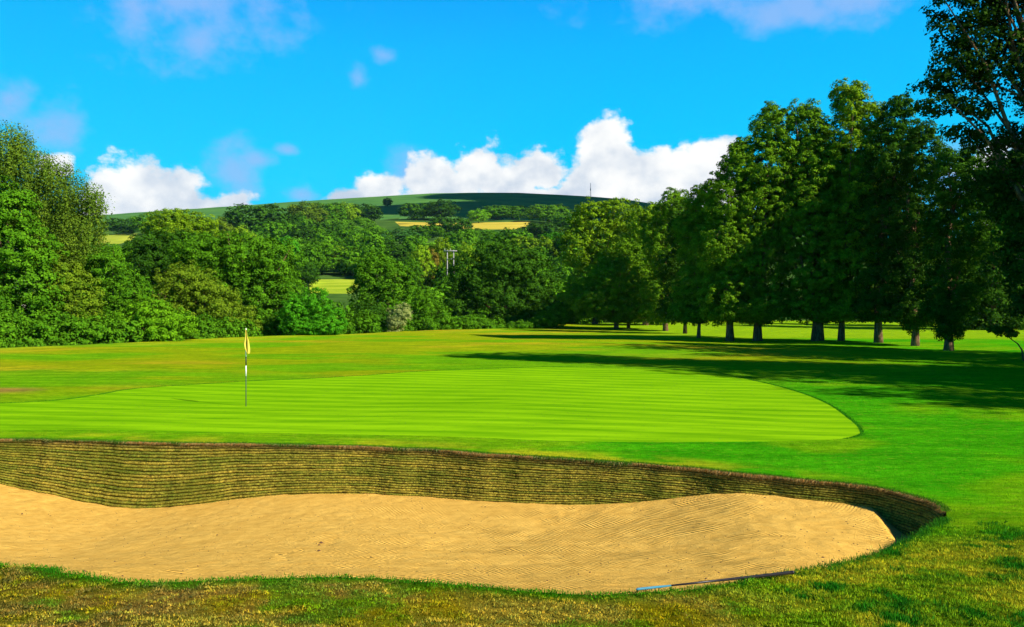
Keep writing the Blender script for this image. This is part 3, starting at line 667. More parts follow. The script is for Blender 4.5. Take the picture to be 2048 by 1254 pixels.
tree('alder_tree', 'tall round tree standing beside the sunlit gap field', 770, 108, [(755, 545, 42, 42), (790, 575, 38, 45), (730, 590, 30, 45), (770, 620, 45, 45)], .3, 1.1, 1.9, 'mid', .3, 22, group=GL)
tree('holly_bush', 'dark rounded bush in front of the tall round tree', 745, 90, [(740, 632, 38, 30), (715, 650, 30, 22), (760, 655, 35, 20)], .22, .75, 2.0, 'dark', .12, 23, group=GL, cat='bush')
tree('willow_bush', 'pale silvery shrub with upright sprays at the lawn edge', 795, 86, [(795, 635, 17, 24), (808, 630, 12, 20), (790, 652, 16, 16)], .16, .5, 2.0, 'pale', .06, 24, group=GL, cat='shrub')
tree('dogwood_bush', 'dark green bush between the silvery shrub and the huge dark tree', 865, 98, [(848, 610, 25, 34), (880, 640, 26, 28), (845, 648, 26, 20)], .22, .75, 1.9, 'mid', .1, 25, group=GL, cat='bush')
tree('horse_chestnut', 'huge dark green domed tree in the middle of the tree line', 1010, 112, [(1000, 530, 60, 50), (950, 560, 50, 55), (1060, 560, 50, 55), (925, 620, 40, 40), (1010, 610, 70, 50), (1085, 620, 40, 40), (970, 650, 60, 22), (1050, 645, 60, 22)], .32, 1.15, 2.0, 'dark', .45, 26, group=GL)
tree('thicket_bush', 'low bushy growth at the foot of the huge dark tree', 1100, 104, [(1095, 640, 30, 20), (1120, 630, 25, 24), (1050, 655, 40, 12)], .22, .7, 2., 'mid', .08, 27, group=GL, cat='bush')
tree('lime_tree', 'light green tall tree rising behind the first dark trunks', 1190, 128, [(1185, 435, 40, 36), (1230, 430, 42, 34), (1160, 490, 40, 50), (1225, 500, 50, 55), (1180, 570, 48, 55), (1240, 580, 45, 50), (1150, 610, 35, 35)], .34, 1.2, 1.8, 'yel', .4, 28, group=GL)
tree('poplar_tree', 'light green narrow tree with a pointed top next to the lime', 1290, 118, [(1285, 440, 34, 36), (1320, 450, 34, 36), (1290, 510, 45, 60), (1325, 540, 40, 60), (1290, 590, 45, 45)], .32, 1.15, 1.8, 'yel', .35, 29, group=GL)

for q, (px, Y) in enumerate([(-170, 58), (-330, 66), (-520, 60)]):
    tree('outer_tree', ['first', 'second', 'third'][q]+' broad tree of the wood edge beyond the birch, outside the picture', px, Y, [(px, 430+q*20, 70, 60), (px-60, 520, 70, 70), (px+50, 540, 70, 70), (px, 620, 100, 60)], .3, 1.1, 1.6, 'mid', .3, 160+q, group=GL, nlimb=8)
# --- the row on the right: trunk px, base row, lobes
ROW = [
    (1233, 657, .42, 'slim dark trunk tree at the far end of the row', [(1235, 565, 58, 52), (1185, 606, 46, 34), (1280, 600, 55, 38)], 'row'),
    (1257, 656, .30, 'second trunk from the far end of the row, very slender', [(1265, 540, 38, 50), (1265, 605, 42, 36)], 'row'),
    (1305, 650, .25, 'thin tree seen between the far and the dark middle trunks', [(1305, 480, 30, 50), (1300, 580, 40, 55)], 'mid'),
    (1331, 660, .40, 'tree with a short thick trunk before the thin far one', [(1345, 430, 38, 36), (1335, 500, 45, 60), (1330, 590, 45, 50)], 'mid'),
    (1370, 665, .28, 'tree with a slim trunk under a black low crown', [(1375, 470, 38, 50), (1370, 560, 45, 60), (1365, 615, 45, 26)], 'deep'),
    (1397, 677, .22, 'tree with a crooked slender trunk and pale foot', [(1405, 425, 38, 34), (1400, 490, 46, 60), (1400, 580, 48, 55)], 'mid'),
    (1460, 683, .42, 'tree with a straight stout trunk between the crooked and flared trunks', [(1475, 345, 38, 40), (1460, 410, 50, 60), (1450, 500, 60, 70), (1455, 590, 60, 50)], 'mid'),
    (1515, 683, .45, 'tree with a dark flared trunk under hanging twigs', [(1545, 262, 38, 40), (1530, 330, 58, 60), (1520, 420, 60, 80), (1510, 530, 62, 70), (1520, 610, 60, 36)], 'mid'),
    (1635, 684, .62, 'tree with the thickest flared trunk in the row, lit bark', [(1615, 262, 36, 44), (1630, 340, 62, 70), (1615, 440, 70, 80), (1620, 550, 66, 70), (1600, 605, 50, 30), (1580, 390, 55, 70, 3), (1650, 380, 60, 80, 4), (1655, 300, 45, 50, 3)], 'mid'),
    (1682, 685, .34, 'tallest crown of the row on a leaning pale trunk', [(1697, 215, 28, 36), (1735, 240, 32, 40), (1700, 300, 60, 70), (1710, 400, 66, 80), (1700, 520, 64, 80), (1705, 600, 50, 36), (1725, 345, 60, 80, 4), (1740, 450, 60, 80, 4)], 'yel'),
    (1757, 688, .40, 'tree with a straight brown trunk right of the leaning pale one', [(1795, 255, 36, 44), (1785, 340, 56, 70), (1775, 450, 60, 80), (1765, 560, 56, 60), (1765, 612, 52, 30)], 'dark'),  # this crown and those after it: darker leaf colour stands in for shade
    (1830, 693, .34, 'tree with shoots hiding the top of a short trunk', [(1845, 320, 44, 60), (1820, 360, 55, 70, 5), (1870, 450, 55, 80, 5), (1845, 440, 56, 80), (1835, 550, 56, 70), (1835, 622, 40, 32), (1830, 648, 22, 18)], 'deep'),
    (1897, 702, .36, 'tree with leafy shoots sprouting round its lit trunk', [(1915, 370, 52, 60), (1915, 480, 60, 70), (1905, 580, 50, 60), (1900, 660, 18, 20), (1885, 655, 14, 14), (1912, 655, 14, 14)], 'dark')]
for q, (px, py, rt, lb, lo, cl) in enumerate(ROW):
    Y = F*EYE/(py-HZ)
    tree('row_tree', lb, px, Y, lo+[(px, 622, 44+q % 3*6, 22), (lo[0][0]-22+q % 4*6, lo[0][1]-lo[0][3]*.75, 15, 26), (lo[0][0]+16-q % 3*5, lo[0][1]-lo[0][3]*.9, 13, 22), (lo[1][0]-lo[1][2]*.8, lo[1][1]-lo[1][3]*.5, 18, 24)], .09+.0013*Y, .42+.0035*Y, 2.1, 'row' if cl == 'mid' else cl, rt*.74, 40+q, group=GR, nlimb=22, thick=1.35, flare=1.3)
# --- near tree at the right edge and the trees of the same belt outside the picture, whose shade falls on the lawn
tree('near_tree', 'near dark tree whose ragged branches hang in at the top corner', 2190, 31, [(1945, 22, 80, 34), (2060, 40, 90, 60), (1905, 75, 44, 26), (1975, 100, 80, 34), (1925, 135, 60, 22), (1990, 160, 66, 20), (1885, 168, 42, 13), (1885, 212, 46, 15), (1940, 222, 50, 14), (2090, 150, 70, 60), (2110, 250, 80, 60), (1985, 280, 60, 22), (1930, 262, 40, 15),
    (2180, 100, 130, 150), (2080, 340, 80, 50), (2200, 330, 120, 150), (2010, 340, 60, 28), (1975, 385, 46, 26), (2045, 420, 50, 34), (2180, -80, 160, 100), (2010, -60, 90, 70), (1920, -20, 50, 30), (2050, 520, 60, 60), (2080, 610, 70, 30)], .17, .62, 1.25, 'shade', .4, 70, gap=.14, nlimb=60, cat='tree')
GO = 'belt of trees beyond the right edge of the picture'
def belt(x, y, h, r, col, seed, label):
    px = x/y*F+1024; root = bpy.data.objects.new('belt_tree', None); COL.objects.link(root); bz = gz1(x, y); root.location = (x, y, bz); tag(root, label, 'tree', GO)
    rg = np.random.default_rng(seed)
    L = [((0, 0, h-r*.75), (r*.7, r*.7, r*.75))]+[((math.cos(a)*r*.5, math.sin(a)*r*.5, h*(.28+.4*rg.uniform())), (r*.6, r*.6, h*.2)) for a in np.arange(0, 6.2, 1.1)]
    cm, pt = crown_mesh('crown', L, .30, .9, 1.1, seed, 0, .26); o = link('crown', cm, M['leaf'], root); o.color = (*LEAFC[col], 1)
    link('trunk', trunk_mesh('trunk', (0, 0, 0), pt, L, .35, seed+3, nlimb=14), M['bark'], root, True)
for q, (x, y, h, r) in enumerate([(31, 3, 14, 4.5), (34, 11.5, 17, 5), (31, 20, 18, 4.5), (40, 20, 23, 5.5), (38, 31, 20, 5.), (30.8, 41, 18, 4.5), (38, 38, 18, 4.5), (29, 26, 19, 4.5), (37, 7, 16, 5), (46, 14, 24, 5.5)]):
    belt(x, y, h, r, 'dark', 90+q, ['slim tree', 'young tree', 'stout tree', 'upright tree', 'old tree', 'short tree', 'broad tree', 'round tree', 'tall tree', 'dense tree', 'high tree', 'leafy tree', 'full tree', 'dark tree'][q]+' of the belt outside the picture')
# dark background wood right of the row, across the bright field
for q, (px, Y, top, w) in enumerate([(1985, 100, 330, 90), (2080, 110, 300, 100), (1960, 150, 470, 70), (2040, 140, 430, 70), (1880, 190, 560, 60), (1790, 200, 585, 55), (1700, 205, 590, 55), (1610, 205, 590, 55), (1520, 205, 588, 50), (1430, 200, 580, 50), (1340, 190, 570, 50), (2120, 170, 480, 80)]):
    bot = HZ+F*EYE/Y-14
    n3 = 3 if (bot-top) > 120 else 1
    lo = [(px, top+w*.5+k*(bot-top-w*.6)/max(1, n3), w*(.8+.2*(k > 0)), (bot-top)/(n3+1.2)) for k in range(n3+1)]
    tree('boundary_tree', ['very tall dark tree', 'big dark tree at the corner', 'tall hedge tree', 'bushy tall tree', 'broad green tree', 'low tree', 'rounded low tree', 'squat tree', 'small tree', 'short dense tree', 'shaded low tree', 'large outer tree'][q]+
         ' across the bright field, seen behind '+['the trunk with shoots', 'the near ragged branches', 'the last trunk of the row', 'the bent sapling', 'the trunk hidden by shoots', 'the straight brown trunk', 'the leaning pale trunk', 'the thickest flared trunk', 'the dark flared trunk', 'the crooked slender trunk', 'the thin far trunk', 'the outer corner'][q],
         px, Y, lo, .28+.002*Y, 1.1+.002*Y, 1.7, 'deep' if q < 5 else 'dark', .3, 110+q, group='wood beyond the bright field', nlimb=8)
# bent sapling with one leafy spray at the right edge
def sapling():
    Y = 40.; b = W(2046, 722, Y); b[2] = gz1(b[0], b[1]); root = bpy.data.objects.new('sapling', None); COL.objects.link(root); root.location = b
    tag(root, 'thin bent sapling with one leafy spray at the edge of the picture', 'sapling')
    P = np.array([W(2047, 722, Y), W(2044, 700, Y), W(2036, 688, Y), W(2022, 678, Y), W(2008, 668, Y), W(1990, 660, Y)])-b; P[0][2] = -.05
    V, Fi = tubes([(P, [.045, .04, .032, .022, .014, .008]), (np.array([P[3], W(2030, 664, Y)-b, W(2022, 655, Y)-b]), [.02, .012, .006])], 6)
    link('trunk', npmesh('trunk', V, Fi), M['bark'], root)
    L = [((W(px, py, Y)-b), (rx*Y/F, .35, ry*Y/F)) for px, py, rx, ry in [(1990, 658, 14, 7), (2008, 664, 16, 9), (2022, 668, 10, 6)]]
    cm, _ = crown_mesh('crown', L, .11, .16, 2.0, 5); o = link('crown', cm, M['leaf'], root); o.color = (*LEAFC['dark'], 1)
sapling()

# ------------------------------------------------------------------ hillside trees: four shapes, copied one by one
def proto(seed, kind, leaf, clump):
    rg = np.random.default_rng(seed); L = []
    if kind == 'round': L = [((0, 0, .62), (.40, .40, .36)), ((-.22, .1, .48), (.28, .28, .28)), ((.24, -.05, .45), (.28, .28, .28)), ((0, -.2, .35), (.34, .3, .25))]
    if kind == 'wide': L = [((-.25, 0, .66), (.32, .3, .30)), ((.2, .05, .70), (.36, .3, .29)), ((.42, 0, .50), (.22, .25, .25)), ((-.45, 0, .48), (.22, .25, .25)), ((0, -.15, .36), (.45, .3, .28))]
    if kind == 'tall': L = [((0, 0, .78), (.20, .2, .22)), ((.04, 0, .58), (.30, .3, .30)), ((-.08, 0, .38), (.33, .3, .30)), ((.1, -.1, .28), (.3, .3, .22))]
    if kind == 'ragged': L = [((-.1, 0, .75), (.25, .25, .23)), ((.2, 0, .62), (.24, .24, .22)), ((-.3, 0, .5), (.22, .25, .22)), ((.35, .05, .4), (.2, .2, .2)), ((0, -.1, .35), (.38, .3, .26))]
    for k in range(5): L.append(((rg.uniform(-.4, .4), rg.uniform(-.3, .3), rg.uniform(.35, .8)), (.14, .14, .12)))
    H = 12.; L = [(np.array(c)*H, np.array(r)*H) for c, r in L]
    me, pt = crown_mesh('crown', L, leaf, clump, 1.7, seed)
    tm = trunk_mesh('trunk', (0, 0, 0), pt, L, .3, seed, nlimb=5)
    return me, tm
KN = ['round', 'wide', 'tall', 'ragged']
PR = {(k, s): proto(200+i*10+j, k, lf, cl) for i, k in enumerate(KN) for j, (s, lf, cl) in enumerate((('m', .42, 1.15), ('f', .75, 1.7)))}
for me, tm in PR.values():
    tm.materials.append(M['bark']); me.materials.append(M['leaf'])
HGR = 'separate trees on the wooded hillside'
def hill_tree(px, top, Y, wpx, kind, col, label, cat='tree', name='hillside_tree', bot=None):
    X = (px-1024)/F*Y; g = gz1(X, Y); H = (EYE+(HZ-top)/F*Y-g)*.93; H = max(4., min(H, 30.))
    me, tm = PR[(kind, 'm' if Y < 330 else 'f')]
    wd = wpx*Y/F; sx = wd/(12*(1.05 if kind == 'wide' else .85 if kind in ('round', 'ragged') else .66)); sz = H/12
    r = bpy.data.objects.new(name, None); COL.objects.link(r); r.location = (X, Y, g); r.scale = (sx, (sx+sz)/2, sz); tag(r, label, cat, HGR)
    c = bpy.data.objects.new('crown', me); COL.objects.link(c); c.parent = r; v = random.uniform(.78, 1.3); c.color = tuple(k*v for k in LEAFC[col])+(1,)
    c.rotation_euler.z = random.choice((0, math.pi))
    t = bpy.data.objects.new('trunk', tm); COL.objects.link(t); t.parent = r
HT = [
    (515, 403, 520, 105, 'wide', 'dark', 'dark domed oak standing above the hillside right of the yellow-green tree'),
    (560, 425, 540, 60, 'round', 'dark', 'dark low tree joined to the domed oak'),
    (612, 400, 640, 62, 'round', 'olive', 'olive round tree cutting the ridge line, first of the ridge clump'),
    (655, 402, 660, 66, 'wide', 'mid', 'wide mid green tree in the middle of the ridge clump'),
    (690, 402, 680, 45, 'round', 'yel', 'lighter tree between the ridge clump and the dark round one'),
    (728, 405, 700, 58, 'round', 'dark', 'dark round tree closing the ridge clump above the wheat'),
    (775, 394, 1130, 15, 'round', 'dark', 'lone dark gorse bush on the bare sunlit hill slope'),
    (832, 404, 740, 56, 'wide', 'mid', 'green clump at the left end of the wheat field under the dark hill'),
    (884, 396, 740, 52, 'round', 'dark', 'tall dark tree next to the green clump above the wheat'),
    (957, 416, 700, 36, 'round', 'bright', 'small bright tree at the top edge of the wheat field'),
    (990, 409, 740, 50, 'round', 'mid', 'domed tree above the wheat, next to the small bright one'),
    (1027, 409, 740, 56, 'wide', 'mid', 'spreading tree above the end of the wheat field'),
    (1098, 406, 700, 72, 'wide', 'bright', 'large light green tree right of the wheat field'),
    (1140, 425, 600, 55, 'round', 'mid', 'round tree between the large light one and the lime'),
    (245, 434, 640, 60, 'wide', 'dark', 'dark hedge tree over the small hay field'),
    (290, 426, 620, 46, 'round', 'mid', 'small round tree on the skyline above the hay field'),
    (445, 432, 480, 46, 'ragged', 'olive', 'ragged olive tree right of the yellow-green crown'),
    (430, 450, 400, 40, 'ragged', 'yel', 'small yellowish tree under the ragged olive one'),
    (488, 448, 420, 44, 'ragged', 'yel', 'yellowish scrubby tree at the foot of the domed oak'),
    (576, 468, 330, 38, 'round', 'vivid', 'small vivid green tree above the broad dense crown'),
    (655, 442, 480, 70, 'wide', 'dark', 'dark spreading tree halfway up the hillside'),
    (700, 450, 470, 70, 'round', 'mid', 'mid green round tree beside the dark spreading one'),
    (745, 462, 430, 70, 'wide', 'blue', 'blue-green wide tree above the tall round tree'),
    (800, 455, 480, 60, 'round', 'blue', 'blue-green round tree under the wheat field'),
    (850, 448, 520, 60, 'wide', 'mid', 'mid green wide tree touching the wheat field below'),
    (898, 432, 560, 72, 'wide', 'dark', 'dark domed tree breaking the middle of the wheat field'),
    (955, 455, 500, 60, 'round', 'mid', 'round tree right of the dark domed one'),
    (1010, 458, 520, 50, 'wide', 'blue', 'low blue-green tree at the lower edge of the wheat'),
    (1080, 442, 540, 60, 'round', 'dark', 'dark round tree at the lower right corner of the wheat'),
    (1065, 468, 330, 84, 'wide', 'yel', 'yellow-green top of a tree above the huge dark dome'),
    (1110, 462, 380, 66, 'round', 'vivid', 'vivid green tree next to the lime and the dark dome'),
    (640, 480, 300, 84, 'round', 'mid', 'large leafy tree above the sunlit gap field'),
    (690, 490, 310, 60, 'wide', 'yel', 'yellow-green spreading tree above the sunlit gap field'),
    (718, 500, 320, 40, 'tall', 'rust', 'rusty brown tinted tree beside the gap field'),
    (610, 520, 260, 50, 'round', 'dark', 'dark tree at the left end of the gap field'),
    (900, 541, 190, 56, 'round', 'mid', 'round tree hiding the foot of the twin wooden poles'),
    (845, 486, 250, 44, 'tall', 'yel', 'tall yellowish tree left of the twin wooden poles'),
    (862, 492, 255, 22, 'tall', 'rust', 'narrow rusty tree between yellowish tree and the poles'),
    (885, 470, 260, 44, 'tall', 'yel', 'pale leafy tree rising just behind the poles'),
    (930, 480, 240, 56, 'round', 'yel', 'bright topped tree right of the twin poles'),
    (820, 510, 240, 46, 'round', 'mid', 'green tree between tall round tree and poles'),
    (560, 440, 470, 60, 'wide', 'mid', 'mid green wide tree under the dark low tree'),
    (605, 448, 450, 56, 'round', 'dark', 'dark round tree under the ridge clump'),
    (400, 462, 260, 70, 'wide', 'mid', 'wide green tree behind the flat-topped tree'),
    (455, 470, 250, 60, 'round', 'bright', 'brighter round tree peeping over the broad dense crown'),
    (210, 480, 230, 60, 'round', 'mid', 'round tree under the hay field beside the birch'),
    (250, 490, 200, 60, 'wide', 'bright', 'wide bright tree below the hay field'),
    (1150, 455, 300, 60, 'tall', 'dark', 'dark narrow tree left of the lime top'),
    (780, 480, 330, 60, 'round', 'dark', 'dark tree above the tall round tree'),
    (1000, 480, 250, 70, 'wide', 'mid', 'broad tree over the left shoulder of the dark dome'),
]
for h in HT: hill_tree(*h)
# the rest of the hillside wood, where single trees cannot be told apart
def woodland():
    rg = np.random.default_rng(77); VV = []; FF = []; RR = []; off = 0; cnt = 0
    src = []
    for k in KN:
        me = proto(500+len(src), k, 1.05, 2.1)[0]; v = np.empty(len(me.vertices)*3, np.float32); me.vertices.foreach_get('co', v); r = np.empty(len(me.vertices), np.float32); me.attributes['rnd'].data.foreach_get('value', r)
        src.append((v.reshape(-1, 3)/12, r))
    rects = [(min(p[0] for p in pp), max(p[0] for p in pp), min(p[1] for p in pp), max(p[1] for p in pp), P[:, 1].min()) for n_, P, k, pp in FP]
    tries = 0
    while cnt < 520 and tries < 6000:
        tries += 1
        Y = 135*(780/135)**rg.uniform(); px = rg.uniform(120, 1420)
        if Y < 190 and px > 1150: continue
        X = (px-1024)/F*Y; g = gz1(X, Y); H = rg.uniform(6, 12.5)*(1 if Y > 240 else .9); w = H*rg.uniform(.75, 1.25)
        if Y > 640: H *= .55; w *= 1.3
        ptop = HZ-(g+H-EYE)/Y*F; hw = w/2/Y*F*.9
        bad = False
        for a, b, c, d, fy in rects:
            if px+hw > a and px-hw < b and Y < fy+5 and ptop < d-1: bad = True
            if px+hw > a-3 and px-hw < b+3 and abs(Y-fy) < 90 and ptop < d-1 and HZ-(g-EYE)/Y*F > c: bad = True
        if 868 < px+hw and px-hw < 928 and Y < 205 and ptop < 545: bad = True
        if Y < 230 and ptop < 500: bad = True
        if ptop < np.interp(px, [120, 200, 480, 700, 780, 1150, 1400], [447, 442, 427, 422, 452, 452, 430]): bad = True
        if bad: continue
        v, r = src[rg.integers(0, 4)]; th = rg.uniform(0, 6.28); c_, s_ = math.cos(th), math.sin(th)
        q = np.stack([(v[:, 0]*c_-v[:, 1]*s_)*w*1.1, (v[:, 0]*s_+v[:, 1]*c_)*w*1.1, v[:, 2]*H], 1)+np.array([X, Y, g])
        VV.append(q); RR.append(np.clip(r*.8+rg.uniform(-.2, .45), 0, 1)); cnt += 1
    V = np.vstack(VV); n = len(V)
    o = link('hillside_woodland', npmesh('hillside_woodland', V, np.arange(n).reshape(-1, 4), {'rnd': np.concatenate(RR)}), M['leaf']); o.color = (*LEAFC['mid'], 1)
    tag(o, 'continuous wood covering the valley side below the ridge', 'woodland', None, 'stuff'); print('woodland', cnt, n//4)
woodland()
# undergrowth filling the foot of the tree line beyond the brow
def undergrowth():
    rg = np.random.default_rng(78); L = []
    for px in np.arange(-60, 1190, 16):
        for k in range(2):
            p = px+rg.uniform(-8, 8); row = np.interp(p, BROW[:, 0], BROW[:, 1]); Y = F*EYE/(row-HZ)+rg.uniform(2, 9)
            h = rg.uniform(.9, 2.0)
            L.append((np.array([(p-1024)/F*Y, Y, gz1((p-1024)/F*Y, Y)+h*.35]), np.array([rg.uniform(.7, 1.4)]*2+[h])))
    me, _ = crown_mesh('undergrowth', L, .2, .5, 2.0, 79); o = link('undergrowth', me, M['leaf']); o.color = (*LEAFC['mid'], 1)
    tag(o, 'low tangled growth along the far edge of the lawn', 'undergrowth', None, 'stuff')
undergrowth()

def mound():
    Y = 79.; c = W(530, 672, Y); gx, gy = np.meshgrid(np.linspace(-2.4, 2.4, 50), np.linspace(-2.5, 3.5, 40)); z0 = gz1(c[0], Y-2)
    h = 1.25*np.exp(-(gx/1.35)**2-(gy/1.6)**2)*(.8+.5*fbm(gx*1.3+5, gy*1.3, 91, 3)); n_ = fbm(gx*1.6, gy*1.6, 92, 3); w_ = sstep(.48, .56, n_+.10*np.exp(-((gx+.3)/.7)**2))[..., None]
    V = np.stack([gx+c[0], gy+Y, h+gz(gx.ravel()+c[0], gy.ravel()+Y).reshape(gx.shape)-.05], -1); col = np.array((.18, .30, .01))*(1-w_)+np.array((.50, .24, .05))*w_
    i = np.arange(39)[:, None]*50; j = np.arange(49)[None, :]
    tag(link('earth_bank', npmesh('earth_bank', V.reshape(-1, 3), np.stack([i+j, i+j+1, i+51+j, i+50+j], -1).reshape(-1, 4), {'Col': col.reshape(-1, 3)}), M['lawn'], None, True), kind='structure')
mound()

# ------------------------------------------------------------------ flagstick
def cyl(r0, r1, z0, z1, seg=16, n=2):
    z = np.linspace(z0, z1, n); r = np.linspace(r0, r1, n)
    return tubes([(np.stack([z*0, z*0, z], 1), r)], seg)
def flag():
    x, y = unproj(492, 810); z = gz1(x, y); root = bpy.data.objects.new('flagstick', None); COL.objects.link(root); root.location = (x, y, z)
    tag(root, 'golf flagstick with limp yellow flag and banded pole on the green', 'flagstick')
    wh = mat_plain('white_paint', (.75, .74, .70), .4, .1); bk = mat_plain('black_paint', (.02, .022, .02), .4); gr = mat_plain('grey_pole', (.10, .13, .09), .4)
    k = Y1 = y/F
    zz = lambda py: EYE+(HZ-py)/F*y-z
    V, Fi = cyl(.014, .012, -.1, zz(658), 14, 2); link('pole', npmesh('pole', V, Fi), gr, root, True)
    for a, b, m in ((752, 731, wh), (731, 713, bk), (713, 698, wh)):
        V, Fi = cyl(.0165, .0165, zz(a), zz(b)-.002, 14, 3); link('band', npmesh('band', V, Fi), m, root, True)
    V, Fi = cyl(.022, .010, zz(660), zz(656.5), 14, 3); link('finial', npmesh('finial', V, Fi), wh, root, True)
    # limp cloth: hangs in folds beside the pole
    mf, nt = mat('yellow_cloth'); n = N(nt); d = n('ShaderNodeBsdfDiffuse'); t = n('ShaderNodeBsdfTranslucent'); cf = n.mix(n.noise(20, 3, n.pos()), (.72, .54, .05), (.82, .68, .13)); n.link(cf, d.inputs[0]); n.link(cf, t.inputs[0])
    xx = n('ShaderNodeMixShader'); xx.inputs[0].default_value = .3; n.link(d.outputs[0], xx.inputs[1]); n.link(t.outputs[0], xx.inputs[2]); oo = n('ShaderNodeOutputMaterial'); n.link(xx.outputs[0], oo.inputs[0])
    nr_, nc_ = 40, 26; P = []
    for i in range(nr_):
        t = i/(nr_-1); zc = zz(659)*(1-t)+zz(706)*t
        wl = np.interp(t, [0, .12, .3, .45, .6, .8, .93, 1], [.03, .07, .08, .14, .17, .15, .09, .03])
        cx = np.interp(t, [0, .3, .6, 1], [0, .0, .02, .075])
        for j in range(nc_):
            u = j/(nc_-1); P.append((cx-wl*.5+wl*u+.012*math.sin(t*6), -.02+.045*math.sin(u*11+t*3.)*(.4+t), zc+.02*math.sin(u*5)*t))
    i = np.arange(nr_-1)[:, None]*nc_; j = np.arange(nc_-1)[None, :]
    link('flag', npmesh('flag', np.array(P), np.stack([i+j, i+j+1, i+nc_+j+1, i+nc_+j], -1).reshape(-1, 4)), mf, root, True)
flag()

# ------------------------------------------------------------------ rake lying at the sand's edge
def rake():
    a = np.array([*unproj(1272, 1183, .76), 0]); b = np.array([*unproj(1583, 1155, .56), 0]); a[2] = .775; b[2] = .60
    root = bpy.data.objects.new('bunker_rake', None); COL.objects.link(root); root.location = a
    tag(root, 'dark bunker rake pole with a pale blue end lying along the sand edge', 'rake')
    d = b-a; blk = mat_plain('black_plastic', (.012, .010, .012), .35); blu = mat_plain('blue_grip', (.03, .17, .24), .6)
    V, Fi = tubes([(np.array([d*.20, d*.5, d*.985, d]), [.006, .009, .014, .012])], 12); link('handle', npmesh('handle', V, Fi), blk, root, True)
    V, Fi = tubes([(np.array([d*0, d*.012, d*.1, d*.199]), [.004, .009, .009, .006])], 12); link('grip', npmesh('grip', V, Fi), blu, root, True)
    V, Fi = tubes([(np.array([d*.999, d*1.012, d*1.018]), [.015, .015, .007])], 12); link('end_cap', npmesh('end_cap', V, Fi), blk, root, True)
rake()

# ------------------------------------------------------------------ twin wooden poles and the mast on the ridge
def box(c, s):
    c = np.array(c, float); s = np.array(s, float)/2; V = np.array([[x, y, z] for x in (-1, 1) for y in (-1, 1) for z in (-1, 1)])*s+c
    return V, np.array([[0, 1, 3, 2], [4, 6, 7, 5], [0, 4, 5, 1], [2, 3, 7, 6], [0, 2, 6, 4], [1, 5, 7, 3]])
def poles():
    Y = 210.; c = W(901, 500, Y); z = gz1(c[0], Y); root = bpy.data.objects.new('utility_pole', None); COL.objects.link(root); root.location = (c[0], Y, z)
    tag(root, 'twin pale wooden power poles joined by a crossarm among the trees', 'power pole'); wood = mat_plain('weathered_wood', (.30, .28, .25), .8); gl = mat_plain('grey_ceramic', (.3, .3, .3), .4)
    top = c[2]-z
    for sx in (-.85, .85):
        V, Fi = tubes([(np.array([[sx, 0, -.3], [sx, 0, top*.5], [sx, 0, top]]), [.14, .13, .12])], 10); link('pole', npmesh('pole', V, Fi), wood, root, True)
    V, Fi = box((0, -.3, top-.25), (3.6, .14, .22)); link('crossarm', npmesh('crossarm', V, Fi), wood, root)
    for sx in (-1.5, 0, 1.5):
        V, Fi = cyl(.10, .06, top-.14, top+.35, 10, 4); link('insulator', npmesh('insulator', V+np.array([sx, -.3, 0]), Fi), gl, root, True)
    V, Fi = box((0, -.28, top-2.4), (1.9, .1, .14)); link('brace', npmesh('brace', V, Fi), wood, root)
poles()
def mast():
    Y = 1490.; c = W(1181, 366, Y); z = gz1(c[0], Y); root = bpy.data.objects.new('radio_mast', None); COL.objects.link(root); root.location = (c[0], Y, z)
    tag(root, 'slender grey radio mast standing on the hill ridge', 'mast'); st = mat_plain('grey_steel', (.10, .13, .15), .5); H = c[2]-z
    P = []
    for k in range(3):
        a = k*2.09; P.append((np.array([[math.cos(a)*1.1, math.sin(a)*1.1, -1], [math.cos(a)*.5, math.sin(a)*.5, H]]), [.22, .16]))
    V, Fi = tubes(P, 6); link('leg', npmesh('leg', V, Fi), st, root)
    P = []
    for q in range(14):
        z0 = H*q/14; z1 = H*(q+1)/14
        for k in range(3):
            a = k*2.09; b = (k+1)*2.09; r0_ = 1.1-.6*q/14; r1_ = 1.1-.6*(q+1)/14
            P.append((np.array([[math.cos(a)*r0_, math.sin(a)*r0_, z0], [math.cos(b)*r1_, math.sin(b)*r1_, z1]]), [.09, .09]))
    V, Fi = tubes(P, 4); link('lattice', npmesh('lattice', V, Fi), st, root)
    V, Fi = cyl(.9, .9, H*.45, H*.6, 10, 3); link('antenna_drum', npmesh('antenna_drum', V, Fi), st, root, True)
mast()

# ------------------------------------------------------------------ light
SUN_H = (.845, -.535); EL = math.radians(33)
sd = Vector((SUN_H[0]*math.cos(EL), SUN_H[1]*math.cos(EL), math.sin(EL))).normalized()
sl = bpy.data.lights.new('sun', 'SUN'); sl.energy = 5.0; sl.angle = math.radians(.5); sl.color = (1., .93, .80)
so = bpy.data.objects.new('sun', sl); COL.objects.link(so); so.rotation_euler = sd.to_track_quat('Z', 'Y').to_euler(); so.location = sd*200
